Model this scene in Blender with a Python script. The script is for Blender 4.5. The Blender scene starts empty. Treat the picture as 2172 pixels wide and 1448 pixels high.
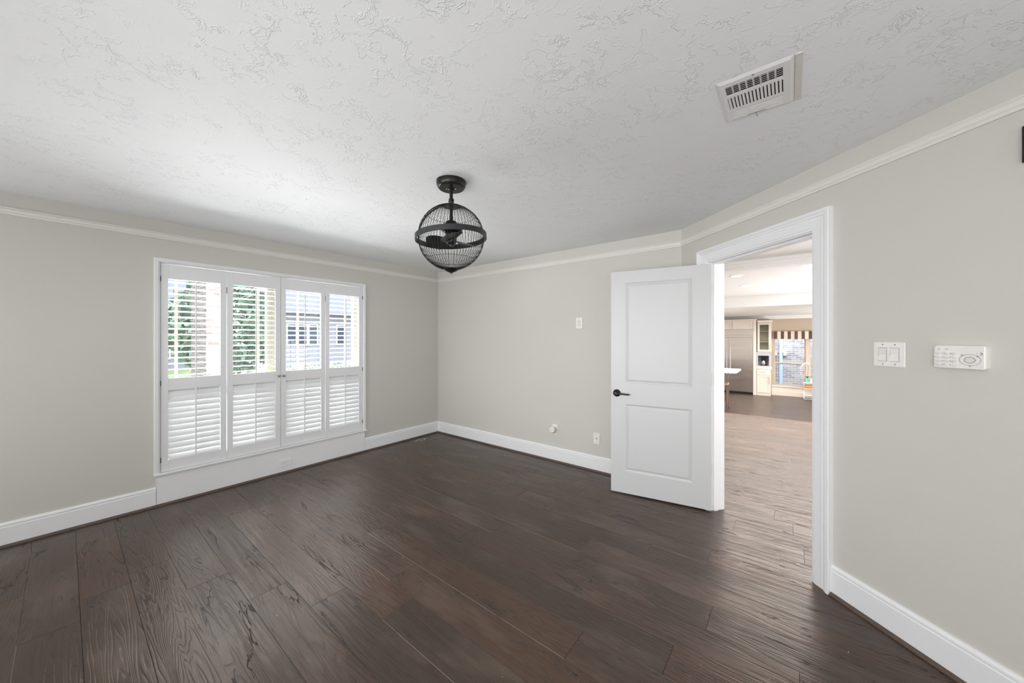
import bpy, bmesh, math, random
from mathutils import Vector, Matrix
R = math.radians
PI = math.pi
random.seed(7)
S = bpy.context.scene
COL = S.collection

# ------------------------------------------------------------------ camera
cd = bpy.data.cameras.new('camera')
cam = bpy.data.objects.new('camera', cd); COL.objects.link(cam); S.camera = cam
cd.sensor_width = 36.0; cd.sensor_fit = 'HORIZONTAL'
cd.lens = 749.0 / 2172.0 * 36.0
cd.shift_y = -6.5 / 2172.0
cd.clip_start = 0.02; cd.clip_end = 300
cam.location = (4.243, -3.5525, 1.43)
cam.rotation_euler = (R(90), 0, R(38.23))

# ------------------------------------------------------------------ world
W = bpy.data.worlds.new('world'); S.world = W; W.use_nodes = True
_t = W.node_tree; bg = _t.nodes['Background']
# hazy overcast sky: pale at the horizon, brighter overhead
_tc = _t.nodes.new('ShaderNodeTexCoord'); _sp = _t.nodes.new('ShaderNodeSeparateXYZ')
_t.links.new(_tc.outputs['Generated'], _sp.inputs[0])
_mr = _t.nodes.new('ShaderNodeMapRange'); _mr.inputs[1].default_value = 0.05; _mr.inputs[2].default_value = 0.6
_mr.inputs[3].default_value = 1.3; _mr.inputs[4].default_value = 6.5
_t.links.new(_sp.outputs[2], _mr.inputs[0]); _t.links.new(_mr.outputs[0], bg.inputs[1])
bg.inputs[0].default_value = (0.93, 0.965, 1.0, 1)

# ------------------------------------------------------------------ sun and large lights
def sun(strength, direction, angle=1.0, color=(1, .96, .9)):
    l = bpy.data.lights.new('sun', 'SUN'); l.energy = strength; l.angle = R(angle); l.color = color
    o = bpy.data.objects.new('sun', l); COL.objects.link(o)
    o.rotation_euler = Vector(direction).to_track_quat('-Z', 'Y').to_euler()
    o.location = (0, 0, 12)
def area(name, loc, target, sx, sy, power, color=(1, 1, 1), spread=180):
    l = bpy.data.lights.new(name, 'AREA'); l.shape = 'RECTANGLE'; l.size = sx; l.size_y = sy
    l.energy = power; l.color = color; l.spread = R(spread)
    o = bpy.data.objects.new(name, l); COL.objects.link(o); o.location = loc
    o.rotation_euler = (Vector(target) - Vector(loc)).to_track_quat('-Z', 'Y').to_euler()
    if abs(target[0] - loc[0]) < .02 and abs(target[1] - loc[1]) < .02:   # level lamp: sx along X, sy along Y
        o.rotation_euler = (PI if target[2] > loc[2] else 0, 0, 0)
    return o
sun(3.0, (-.55, .30, -.80))
# unseen fill lamps added behind and beside the camera; these walls have no windows
area('rear_window_light', (2.3, -4.92, 1.45), (2.3, 0, 1.25), 3.0, 1.0, 20, (.985, .99, 1.0), 85)
area('rear_window_light', (4.3, -4.92, 1.25), (4.3, 0, 1.25), 2.2, 1.7, 46, (.985, .99, 1.0))
area('rear_window_light', (0.9, -4.92, 1.25), (0.9, 0, 1.25), 1.4, 1.7, 16, (.985, .99, 1.0))
area('side_window_light', (5.74, -3.4, 1.4), (0, -3.4, 1.4), 1.8, 1.5, 14, (.985, .99, 1.0))
# added lamp below the sight lines, in place of sunlit ground, brightens the ceiling
area('window_ground_bounce', (-2.0, -2.13, 0.15), (-2.0, -2.13, 2.3), 1.6, 3.0, 1250, (1, .99, .98))
# added lamp above the window, extra to the sky, brightens the louver tops
area('window_sky_light', (-1.15, -2.13, 3.3), (-1.15, -2.13, 0), 1.6, 3.0, 2600, (.97, .985, 1))
# unseen lamps added beyond the doorway: fill for hall and kitchen, glare on the floor
area('patio_door_light', (7.5, 5.2, 1.3), (3.9, 0.0, .4), 4.2, 2.0, 640, (.99, .99, 1.0))  # added side fill for the hall, no patio door here
area('tray_light', (5.65, 4.1, 2.70), (5.65, 4.1, 0), 2.2, 2.6, 150, (1.0, .97, .94))  # added lamp inside the tray, for shine on the hall floor
area('hall_downlights', (3.75, 4.0, 2.43), (3.75, 4.0, 0), 1.5, 3.2, 135, (1.0, .94, .87), 140)  # added panel for floor glare, apart from the two recessed lights
area('kitchen_downlights', (3.6, 8.8, 2.19), (3.6, 8.8, 0), 2.6, 2.4, 90, (1.0, .95, .90), 158)  # added ceiling panel, makes the glare on the hall floor
area('kitchen_side_light', (7.4, 9.2, .5), (3.4, 9.2, 1.9), 3.0, 1.6, 170, (1.0, .98, .96))  # added fill, brightens the kitchen ceiling
area('foyer_light', (7.3, .2, 1.0), (4.2, .9, 2.3), 2.4, 1.6, 75, (.99, .99, 1.0))  # added fill, whitens the near hall ceiling and beam

V = S.view_settings
S.display_settings.display_device = 'sRGB'
V.view_transform = 'Standard'; V.look = 'None'; V.exposure = 0.05; V.gamma = 1.0
V.use_curve_mapping = False
try:
    S.cycles.use_denoising = True
    S.cycles.max_bounces = 10; S.cycles.diffuse_bounces = 6; S.cycles.glossy_bounces = 4
    S.cycles.transparent_max_bounces = 12
    S.cycles.sample_clamp_indirect = 6.0
    S.cycles.caustics_reflective = False; S.cycles.caustics_refractive = False
except Exception:
    pass

# ------------------------------------------------------------------ materials
def srgb(r, g, b):
    f = lambda c: (c / 255 / 12.92) if c / 255 <= .04045 else ((c / 255 + .055) / 1.055) ** 2.4
    return (f(r), f(g), f(b), 1)
class NT:
    def __init__(s, name):
        s.m = bpy.data.materials.new(name); s.m.use_nodes = True
        s.t = s.m.node_tree; s.b = s.t.nodes['Principled BSDF']
    def n(s, typ, **kw):
        nd = s.t.nodes.new(typ)
        for k, v in kw.items():
            if hasattr(nd, k): setattr(nd, k, v)
            else: nd.inputs[k.replace('_', ' ')].default_value = v
        return nd
    def l(s, a, b): s.t.links.new(a, b)
    def math(s, op, a, b=None, clamp=False):
        nd = s.t.nodes.new('ShaderNodeMath'); nd.operation = op; nd.use_clamp = clamp
        for i, v in enumerate((a, b)):
            if v is None: continue
            if isinstance(v, (int, float)): nd.inputs[i].default_value = v
            else: s.l(v, nd.inputs[i])
        return nd.outputs[0]
    def mixc(s, fac, a, b):
        nd = s.t.nodes.new('ShaderNodeMix'); nd.data_type = 'RGBA'
        if isinstance(fac, (int, float)): nd.inputs[0].default_value = fac
        else: s.l(fac, nd.inputs[0])
        for i, v in ((6, a), (7, b)):
            if isinstance(v, tuple): nd.inputs[i].default_value = v
            else: s.l(v, nd.inputs[i])
        return nd.outputs[2]
    def ramp(s, fac, stops):
        nd = s.t.nodes.new('ShaderNodeValToRGB'); s.l(fac, nd.inputs[0])
        el = nd.color_ramp.elements
        while len(el) < len(stops): el.new(.5)
        for e, (p, c) in zip(el, stops):
            e.position = p; e.color = c if isinstance(c, tuple) else (c, c, c, 1)
        return nd.outputs[0]
    def coord(s, scale=(1, 1, 1), which='Object'):
        tc = s.t.nodes.new('ShaderNodeTexCoord'); mp = s.t.nodes.new('ShaderNodeMapping')
        mp.inputs['Scale'].default_value = scale
        s.l(tc.outputs[which], mp.inputs[0]); return mp.outputs[0]
    def noise(s, vec, scale, detail=4, rough=.5, dist=0):
        nd = s.n('ShaderNodeTexNoise'); nd.inputs['Scale'].default_value = scale
        nd.inputs['Detail'].default_value = detail; nd.inputs['Roughness'].default_value = rough
        nd.inputs['Distortion'].default_value = dist
        if vec is not None: s.l(vec, nd.inputs['Vector'])
        return nd.outputs[0]
    def bump(s, h, strength, dist=.001, normal=None):
        nd = s.n('ShaderNodeBump'); nd.inputs['Strength'].default_value = strength
        nd.inputs['Distance'].default_value = dist
        s.l(h, nd.inputs['Height'])
        if normal is not None: s.l(normal, nd.inputs['Normal'])
        s.l(nd.outputs[0], s.b.inputs['Normal']); return nd.outputs[0]
def simple(name, col, rough=.5, metal=0, spec=.5, nscale=40, namp=.04, bump=.0, emit=0):
    N = NT(name); b = N.b
    b.inputs['Roughness'].default_value = rough; b.inputs['Metallic'].default_value = metal
    b.inputs['Specular IOR Level'].default_value = spec
    v = N.coord(); nz = N.noise(v, nscale, 3)
    d = tuple(c * (1 - namp * 2) for c in col[:3]) + (1,)
    u = tuple(min(1, c * (1 + namp)) for c in col[:3]) + (1,)
    N.l(N.mixc(nz, d, u), b.inputs['Base Color'])
    if bump: N.bump(nz, bump, .001)
    if emit:
        b.inputs['Emission Color'].default_value = col; b.inputs['Emission Strength'].default_value = emit
    return N.m

def m_wall(name, col):
    N = NT(name); v = N.coord()
    n1 = N.noise(v, 1.3, 3); n2 = N.noise(v, 260, 3, .6)
    a = tuple(c * .975 for c in col[:3]) + (1,); c2 = tuple(c * 1.02 for c in col[:3]) + (1,)
    N.l(N.mixc(n1, a, c2), N.b.inputs['Base Color'])
    N.b.inputs['Roughness'].default_value = .7; N.b.inputs['Specular IOR Level'].default_value = .25
    N.bump(n2, .22, .0012)
    return N.m
M = {}
M['wall'] = m_wall('greige_wall_paint', srgb(208, 206, 199))
M['wall_hall'] = m_wall('hall_wall_paint', srgb(214, 209, 202))
M['wall_tan'] = m_wall('tan_wall_paint', srgb(196, 180, 163))
M['trim'] = simple('white_trim_paint', srgb(240, 241, 243), .38, spec=.45, nscale=6, namp=.01)
M['rail'] = simple('cream_rail_paint', srgb(228, 226, 221), .45, nscale=6, namp=.01)
M['door'] = simple('white_door_paint', srgb(206, 207, 208), .42, nscale=120, namp=.01, bump=.06)
M['shut'] = simple('white_shutter_paint', srgb(234, 235, 237), .42, nscale=20, namp=.01)
M['plate'] = simple('white_plastic', srgb(238, 236, 232), .3, nscale=30, namp=.01)
M['gap'] = simple('switch_gap', srgb(176, 172, 168), .6)
M['plate2'] = simple('ivory_plastic', srgb(226, 223, 219), .35, nscale=30, namp=.01)
M['slot'] = simple('dark_slot', srgb(60, 58, 55), .6)
M['slotg'] = simple('grey_slot', srgb(125, 122, 118), .6)
M['bronze'] = simple('dark_bronze_metal', srgb(46, 45, 44), .33, metal=.7, nscale=60, namp=.08)
M['wire'] = simple('black_wire_metal', srgb(34, 33, 33), .4, metal=.5)
M['band'] = simple('brushed_dark_iron', srgb(62, 63, 64), .42, metal=.6, nscale=80, namp=.1, bump=.1)
M['blade'] = simple('black_fan_blade', srgb(28, 28, 30), .4)
M['nickel'] = simple('satin_nickel', srgb(170, 170, 172), .3, metal=1)
M['hinge'] = simple('grey_shutter_hinge', srgb(110, 112, 116), .4, metal=.8)
M['hingew'] = simple('painted_hinge', srgb(232, 231, 229), .35, nscale=30, namp=.02)
M['ventw'] = simple('white_vent_enamel', srgb(226, 226, 226), .4, nscale=20, namp=.01)
M['duct'] = simple('dark_duct', srgb(38, 28, 24), .8)
M['strip'] = simple('beige_tape', srgb(216, 213, 207), .8)
M['black'] = simple('black_plastic', srgb(20, 20, 22), .4)
M['shoe'] = simple('stained_wood_shoe', srgb(92, 76, 66), .45, nscale=50, namp=.15, bump=.2)
M['crumb'] = simple('plaster_crumbs', srgb(225, 210, 198), .8)
M['cab'] = simple('cream_cabinet_paint', srgb(238, 229, 218), .4, nscale=8, namp=.01)
M['cabin'] = simple('cabinet_interior', srgb(214, 203, 180), .6)
M['niche'] = simple('grey_niche', srgb(196, 198, 203), .5)
M['stone'] = simple('pale_quartz', srgb(244, 236, 226), .25, nscale=15, namp=.03)
M['wood_leg'] = simple('walnut_leg', srgb(120, 92, 74), .5, nscale=30, namp=.1)
M['linen'] = simple('tan_linen', srgb(176, 158, 140), .9, nscale=200, namp=.1, bump=.2)
M['carafe'] = simple('steel_carafe', srgb(205, 200, 196), .25, metal=.6)
M['teal'] = simple('teal_ceramic', srgb(112, 196, 180), .35)
M['cream'] = simple('cream_card', srgb(238, 226, 205), .7)
M['orange'] = simple('orange_cover', srgb(226, 150, 70), .6)
M['rust'] = simple('rust_cover', srgb(196, 110, 80), .6)
M['white_metal'] = simple('white_enamel', srgb(240, 238, 236), .35)
M['petal'] = simple('white_petal', srgb(245, 245, 248), .6)
M['leaf'] = simple('green_leaf', srgb(44, 84, 52), .5, nscale=20, namp=.2)
M['ceilw'] = simple('smooth_white_ceiling', srgb(240, 240, 239), .6, nscale=5, namp=.01)
M['vinyl'] = simple('cream_window_vinyl', srgb(196, 190, 176), .4, nscale=8, namp=.02)
M['vinyl2'] = simple('taupe_window_frame', srgb(205, 190, 176), .5, nscale=8, namp=.02)
M['lamp'] = simple('lit_downlight', (1, .97, .92, 1), .5, emit=6)
M['roof'] = simple('grey_shingle', srgb(96, 100, 112), .9, nscale=4, namp=.15)
M['siding'] = simple('pale_siding', srgb(120, 122, 134), .8, nscale=3, namp=.05)
M['darkglass'] = simple('house_window', srgb(52, 60, 78), .2)
M['concrete'] = simple('pale_concrete', srgb(176, 170, 160), .9, nscale=2, namp=.05)
M['pipe'] = simple('pale_downspout', srgb(190, 212, 240), .4)
M['box'] = simple('meter_box', srgb(216, 208, 198), .6)
M['bark'] = simple('tree_bark', srgb(108, 96, 84), .9, nscale=20, namp=.2, bump=.4)
M['foliage'] = simple('tree_foliage', srgb(112, 132, 118), .8, nscale=3, namp=.25)
M['foliage2'] = simple('pale_foliage', srgb(128, 132, 116), .8, nscale=3, namp=.2)

def m_ceiling():
    N = NT('textured_ceiling'); v = N.coord()
    # irregular stomp-and-knockdown ridges: thin contour lines of a warped noise
    w = N.noise(v, 2.2, 3, .6)
    add = N.n('ShaderNodeVectorMath'); add.operation = 'ADD'
    sc = N.n('ShaderNodeVectorMath'); sc.operation = 'SCALE'
    nz = N.n('ShaderNodeTexNoise'); nz.inputs['Scale'].default_value = 9; nz.inputs['Detail'].default_value = 4
    N.l(v, nz.inputs['Vector']); N.l(nz.outputs['Color'], sc.inputs[0]); sc.inputs[3].default_value = .10
    N.l(v, add.inputs[0]); N.l(sc.outputs[0], add.inputs[1])
    n1 = N.noise(add.outputs[0], 6.0, 5, .6, .3)
    n2 = N.noise(add.outputs[0], 12, 4, .55, .3)
    def line(n, width):
        d = N.math('ABSOLUTE', N.math('SUBTRACT', n, .5))
        return N.ramp(N.math('DIVIDE', d, width), [(0, 1.0), (.55, .45), (1, 0.0)])
    l1 = line(n1, .014); l2 = line(n2, .02)
    mask = N.ramp(N.noise(v, 3.4, 4, .65), [(.38, 0.0), (.52, 1.0)])
    mask2 = N.ramp(N.noise(v, 12, 3, .6), [(.42, 0.0), (.55, 1.0)])
    h = N.math('MULTIPLY', N.math('MAXIMUM', l1, N.math('MULTIPLY', l2, .7)), N.math('MULTIPLY', mask, mask2))
    fine = N.noise(v, 190, 3, .6)
    h2 = N.math('ADD', N.math('MULTIPLY', h, 1.0), N.math('MULTIPLY', fine, .12))
    N.b.inputs['Base Color'].default_value = srgb(238, 239, 241)
    N.b.inputs['Roughness'].default_value = .65; N.b.inputs['Specular IOR Level'].default_value = .3
    N.bump(h2, .7, .0026)
    return N.m
M['ceil'] = m_ceiling()

def m_floor():
    N = NT('hand_scraped_plank_floor')
    at = N.n('ShaderNodeAttribute'); at.attribute_name = 'plank'
    pf = at.outputs['Fac']
    tc = N.n('ShaderNodeTexCoord')
    sep = N.n('ShaderNodeSeparateXYZ'); N.l(tc.outputs['Object'], sep.inputs[0])
    x, y, z = sep.outputs
    xo = N.math('ADD', x, N.math('MULTIPLY', pf, 91.7))
    yo = N.math('ADD', y, N.math('MULTIPLY', pf, 53.3))
    def vec(sx, sy):
        c = N.n('ShaderNodeCombineXYZ')
        N.l(N.math('MULTIPLY', xo, sx), c.inputs[0]); N.l(N.math('MULTIPLY', yo, sy), c.inputs[1])
        N.l(N.math('MULTIPLY', pf, 9.0), c.inputs[2]); return c.outputs[0]
    # cathedral grain: contour lines of a stretched noise
    base = N.noise(vec(.42, 6.2), 1.0, 3.0, .5, .25)
    rings = N.math('SINE', N.math('MULTIPLY', base, 190.0))
    rg = N.ramp(N.math('ADD', N.math('MULTIPLY', rings, .5), .5), [(0, 0.0), (.35, .8), (1, 1.0)])
    fibre = N.noise(vec(6, 260), 1.0, 3, .65)
    fib2 = N.noise(vec(2.0, 60), 1.0, 4, .6)
    crack = N.noise(vec(1.3, 8), 1.0, 4, .6, .5)
    cl = N.ramp(N.math('DIVIDE', N.math('ABSOLUTE', N.math('SUBTRACT', crack, .5)), .010), [(0, 1.0), (.5, .8), (1, 0.0)])
    cm = N.ramp(N.noise(vec(1.5, 5), 1.7, 2), [(.52, 0.0), (.60, 1.0)])
    crk = N.math('MULTIPLY', cl, cm)
    scr = N.noise(vec(2.2, 7), 1.0, 3, .5)      # hand-scraped undulation
    tone = N.ramp(pf, [(0, srgb(60, 49, 41)), (.3, srgb(74, 58, 47)), (.6, srgb(64, 53, 45)), (.85, srgb(84, 61, 48)), (1, srgb(68, 55, 46))])
    dark = N.mixc(N.math('MULTIPLY', N.math('SUBTRACT', 1.0, rg), .38), tone, srgb(40, 31, 26))
    dk2 = N.mixc(N.ramp(fib2, [(.3, .5), (.7, 0.0)]), dark, srgb(46, 36, 31))
    wear = N.ramp(N.noise(vec(1.2, 3.2), 1.3, 5, .65), [(.52, 0.0), (.72, .5)])
    dk3 = N.mixc(wear, dk2, srgb(112, 98, 88))
    ae = N.n('ShaderNodeAttribute'); ae.attribute_name = 'seam'
    dk3 = N.mixc(N.ramp(ae.outputs['Fac'], [(0, 0.0), (.3, .85), (.31, .85), (1, 1.0)]), dk3, N.mixc(N.math('GREATER_THAN', ae.outputs['Fac'], .6), srgb(26, 20, 17), srgb(146, 132, 120)))
    dk4 = N.mixc(crk, dk3, srgb(22, 17, 14))
    # dust and pale sanding haze in spots
    dust = N.ramp(N.noise(N.coord((1, 1, 1)), 42, 2, .5), [(.80, 0.0), (.83, .75)])
    col = N.mixc(dust, dk4, srgb(180, 168, 156))
    N.l(col, N.b.inputs['Base Color'])
    rr = N.math('ADD', .23, N.math('MULTIPLY', fib2, .14))
    N.l(rr, N.b.inputs['Roughness'])
    N.b.inputs['Specular IOR Level'].default_value = .62
    N.b.inputs['Specular Tint'].default_value = (1.0, .87, .79, 1)
    h = N.math('ADD', N.math('MULTIPLY', rg, .35), N.math('MULTIPLY', fibre, .22))
    h = N.math('ADD', h, N.math('MULTIPLY', scr, 1.8))
    h = N.math('SUBTRACT', h, N.math('MULTIPLY', crk, 2.2))
    N.bump(h, 1.0, .0022)
    return N.m
M['floor'] = m_floor()

def m_glass():
    m = bpy.data.materials.new('clear_window_glass'); m.use_nodes = True; t = m.node_tree
    t.nodes.remove(t.nodes['Principled BSDF'])
    tr = t.nodes.new('ShaderNodeBsdfTransparent'); gl = t.nodes.new('ShaderNodeBsdfGlossy')
    gl.inputs['Roughness'].default_value = .02
    tr.inputs[0].default_value = (.96, .98, .98, 1)
    fr = t.nodes.new('ShaderNodeFresnel'); fr.inputs[0].default_value = 1.35
    mx = t.nodes.new('ShaderNodeMixShader')
    t.links.new(fr.outputs[0], mx.inputs[0]); t.links.new(tr.outputs[0], mx.inputs[1]); t.links.new(gl.outputs[0], mx.inputs[2])
    t.links.new(mx.outputs[0], t.nodes['Material Output'].inputs[0]); return m
M['glass'] = m_glass()
def m_brick(name, c1, c2, mortar, scale=1.0):
    N = NT(name)
    tc = N.n('ShaderNodeTexCoord'); sep = N.n('ShaderNodeSeparateXYZ'); N.l(tc.outputs['Object'], sep.inputs[0])
    cb = N.n('ShaderNodeCombineXYZ')
    N.l(N.math('ADD', sep.outputs[0], sep.outputs[1]), cb.inputs[0]); N.l(sep.outputs[2], cb.inputs[1])
    b = N.n('ShaderNodeTexBrick'); N.l(cb.outputs[0], b.inputs['Vector'])
    b.inputs['Color1'].default_value = c1; b.inputs['Color2'].default_value = c2; b.inputs['Mortar'].default_value = mortar
    b.inputs['Scale'].default_value = scale; b.inputs['Brick Width'].default_value = .21
    b.inputs['Row Height'].default_value = .075; b.inputs['Mortar Size'].default_value = .008
    N.l(b.outputs[0], N.b.inputs['Base Color']); N.b.inputs['Roughness'].default_value = .9
    N.bump(N.math('SUBTRACT', 1.0, b.outputs[1]), .6, .004)
    return N.m
M['brick'] = m_brick('porch_brick', srgb(74, 66, 64), srgb(100, 92, 92), srgb(124, 120, 122))
M['brick2'] = m_brick('neighbour_brick', srgb(150, 146, 160), srgb(190, 186, 196), srgb(206, 204, 208))
def m_steel():
    N = NT('brushed_stainless_steel'); v = N.coord((2, 2, 160))
    n = N.noise(v, 3, 3); N.l(N.mixc(n, srgb(196, 190, 186), srgb(214, 209, 205)), N.b.inputs['Base Color'])
    N.b.inputs['Metallic'].default_value = 1; N.b.inputs['Roughness'].default_value = .24
    w = N.noise(N.coord((.5, .5, 2.2)), 1.6, 2); N.bump(w, .25, .02); return N.m
M['steel'] = m_steel()
def m_stripe():
    N = NT('striped_valance_cloth'); tc = N.n('ShaderNodeTexCoord'); sep = N.n('ShaderNodeSeparateXYZ')
    N.l(tc.outputs['Object'], sep.inputs[0])
    f = N.math('FRACT', N.math('DIVIDE', sep.outputs[0], .1795))
    s = N.math('LESS_THAN', f, .475)
    N.l(N.mixc(s, srgb(232, 214, 190), srgb(92, 76, 78)), N.b.inputs['Base Color'])
    N.b.inputs['Roughness'].default_value = .95; return N.m
M['stripe'] = m_stripe()
def m_grass():
    N = NT('lawn_grass'); v = N.coord(); n = N.noise(v, 3, 6)
    N.l(N.ramp(n, [(.3, srgb(84, 100, 66)), (.7, srgb(112, 126, 88))]), N.b.inputs['Base Color'])
    N.b.inputs['Roughness'].default_value = .95; N.bump(N.noise(v, 60, 3), .8, .03); return N.m
M['grass'] = m_grass()

# ------------------------------------------------------------------ mesh helpers
class MB:
    """Collects shapes; build() links them as ONE mesh object."""
    def __init__(s): s.v = []; s.f = []; s.sm = []
    def add(s, vs, fs, smooth=False):
        o = len(s.v); s.v += [tuple(v) for v in vs]
        for f in fs: s.f.append(tuple(i + o for i in f)); s.sm.append(smooth)
        return s
    def box(s, x0, x1, y0, y1, z0, z1, P=None, bev=0):
        if bev > 0:
            bm = bmesh.new()
            bmesh.ops.create_cube(bm, size=1)
            for v in bm.verts:
                v.co = Vector(((x0 + x1) / 2 + v.co.x * (x1 - x0), (y0 + y1) / 2 + v.co.y * (y1 - y0), (z0 + z1) / 2 + v.co.z * (z1 - z0)))
            bmesh.ops.bevel(bm, geom=bm.edges[:], offset=bev, segments=2, affect='EDGES', profile=.5)
            bm.verts.index_update()
            vs = [v.co.copy() for v in bm.verts]; fs = [[v.index for v in f.verts] for f in bm.faces]; bm.free()
        else:
            vs = [(x, y, z) for z in (z0, z1) for y in (y0, y1) for x in (x0, x1)]
            fs = [(0, 2, 3, 1), (4, 5, 7, 6), (0, 1, 5, 4), (2, 6, 7, 3), (0, 4, 6, 2), (1, 3, 7, 5)]
        if P: vs = [P(*v) for v in vs]
        return s.add(vs, fs)
    def lathe(s, prof, c=(0, 0, 0), n=32, axis='z', P=None, cap=True, sx=1, sy=1):
        vs = []; fs = []
        for r, h in prof:
            for i in range(n):
                a = 2 * PI * i / n
                p = (r * math.cos(a) * sx, r * math.sin(a) * sy, h)
                if axis == 'x': p = (p[2], p[0], p[1])
                if axis == 'y': p = (p[0], p[2], p[1])
                vs.append((p[0] + c[0], p[1] + c[1], p[2] + c[2]))
        for k in range(len(prof) - 1):
            for i in range(n):
                j = (i + 1) % n
                fs.append((k * n + i, k * n + j, (k + 1) * n + j, (k + 1) * n + i))
        if cap:
            if prof[0][0] > 1e-6: fs.append(tuple(range(n))[::-1])
            if prof[-1][0] > 1e-6: fs.append(tuple((len(prof) - 1) * n + i for i in range(n)))
        if P: vs = [P(*v) for v in vs]
        return s.add(vs, fs, True)
    def tube(s, pts, r, n=8, closed=False, P=None):
        pts = [Vector(p) for p in pts]; m = len(pts); vs = []; fs = []
        rs = r if isinstance(r, (list, tuple)) else [r] * m
        up = None
        for i, p in enumerate(pts):
            a = pts[(i - 1) % m] if (closed or i > 0) else p
            b = pts[(i + 1) % m] if (closed or i < m - 1) else p
            t = (b - a).normalized()
            if up is None:
                up = Vector((0, 0, 1)) if abs(t.z) < .9 else Vector((1, 0, 0))
            e1 = (up - t * up.dot(t)).normalized(); e2 = t.cross(e1); up = e1
            for k in range(n):
                an = 2 * PI * k / n
                vs.append(p + (e1 * math.cos(an) + e2 * math.sin(an)) * rs[i])
        for i in range(m if closed else m - 1):
            j = (i + 1) % m
            for k in range(n):
                l = (k + 1) % n
                fs.append((i * n + k, i * n + l, j * n + l, j * n + k))
        if not closed:
            fs.append(tuple(range(n))[::-1]); fs.append(tuple((m - 1) * n + k for k in range(n)))
        if P: vs = [P(*v) for v in vs]
        return s.add(vs, fs, True)
    def prism(s, poly, z0, z1, P=None):
        n = len(poly)
        vs = [(p[0], p[1], z0) for p in poly] + [(p[0], p[1], z1) for p in poly]
        fs = [tuple(range(n))[::-1], tuple(range(n, 2 * n))] + [(i, (i + 1) % n, n + (i + 1) % n, n + i) for i in range(n)]
        if P: vs = [P(*v) for v in vs]
        return s.add(vs, fs)
    def build(s, name, mat, parent=None, loc=None, recalc=True, bevel=0, props=None):
        me = bpy.data.meshes.new(name)
        me.from_pydata(s.v, [], s.f); me.update()
        if recalc:
            bm = bmesh.new(); bm.from_mesh(me); bmesh.ops.recalc_face_normals(bm, faces=bm.faces[:]); bm.to_mesh(me); bm.free()
        for p, q in zip(me.polygons, s.sm): p.use_smooth = q
        me.materials.append(M[mat] if isinstance(mat, str) else mat)
        o = bpy.data.objects.new(name, me); COL.objects.link(o)
        if any(s.sm):
            try:
                es = o.modifiers.new('edge_split', 'EDGE_SPLIT'); es.split_angle = R(38)
            except Exception: pass
        if bevel:
            b = o.modifiers.new('bevel', 'BEVEL'); b.width = bevel; b.segments = 2; b.limit_method = 'ANGLE'
        if parent is not None:
            o.parent = parent
            if parent.matrix_basis != Matrix(): o.matrix_parent_inverse = parent.matrix_basis.inverted()
        return o
def tag(o, label, cat, group=None, kind=None):
    o['label'] = label; o['category'] = cat
    if group: o['group'] = group
    if kind: o['kind'] = kind
    return o
def empty(name, loc, label=None, cat=None, group=None):
    o = bpy.data.objects.new(name, None); COL.objects.link(o); o.location = loc; o.empty_display_size = .1
    if label: tag(o, label, cat, group)
    return o
def struct(name, mb, mat, parent=None, **kw):
    o = mb.build(name, mat, parent, **kw)
    if parent is None: o['kind'] = 'structure'
    return o
class Frame:
    """wall frame: P(t, d, z) = O + D*t + n*d, height z"""
    def __init__(s, O, D, n): s.O = O; s.D = D; s.n = n
    def P(s, t, d, z): return (s.O[0] + s.D[0] * t + s.n[0] * d, s.O[1] + s.D[1] * t + s.n[1] * d, z)
LEFT = Frame((0, 0), (0, -1), (1, 0))
BACK = Frame((0, 0), (1, 0), (0, -1))
DW = Frame((3.4515, 0), (.7405, -.6720), (-.6720, -.7405))
SIDE = Frame((5.821, -2.150), (0, -1), (-1, 0))
REAR = Frame((5.821, -5.0), (-1, 0), (0, 1))
def moulding(mb, fr, path, prof, closed=False):
    """sweep profile (w, d) along path [(t,z)...]; w is offset to the left of travel, mitred"""
    m = len(path); rows = []
    for i, (t, z) in enumerate(path):
        def seg(a, b):
            dx, dz = b[0] - a[0], b[1] - a[1]; L = math.hypot(dx, dz); return (-dz / L, dx / L)
        ns = []
        if i > 0: ns.append(seg(path[i - 1], path[i]))
        if i < m - 1: ns.append(seg(path[i], path[i + 1]))
        if len(ns) == 2:
            a, b = ns; k = 1 + a[0] * b[0] + a[1] * b[1]; nn = ((a[0] + b[0]) / k, (a[1] + b[1]) / k)
        else: nn = ns[0]
        rows.append([fr.P(t + nn[0] * w, d, z + nn[1] * w) for w, d in prof])
    n = len(prof); vs = [v for r in rows for v in r]; fs = []
    for i in range(m - 1):
        for k in range(n):
            l = (k + 1) % n; fs.append((i * n + k, i * n + l, (i + 1) * n + l, (i + 1) * n + k))
    fs.append(tuple(range(n))[::-1]); fs.append(tuple((m - 1) * n + k for k in range(n)))
    mb.add(vs, fs); return mb

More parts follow.
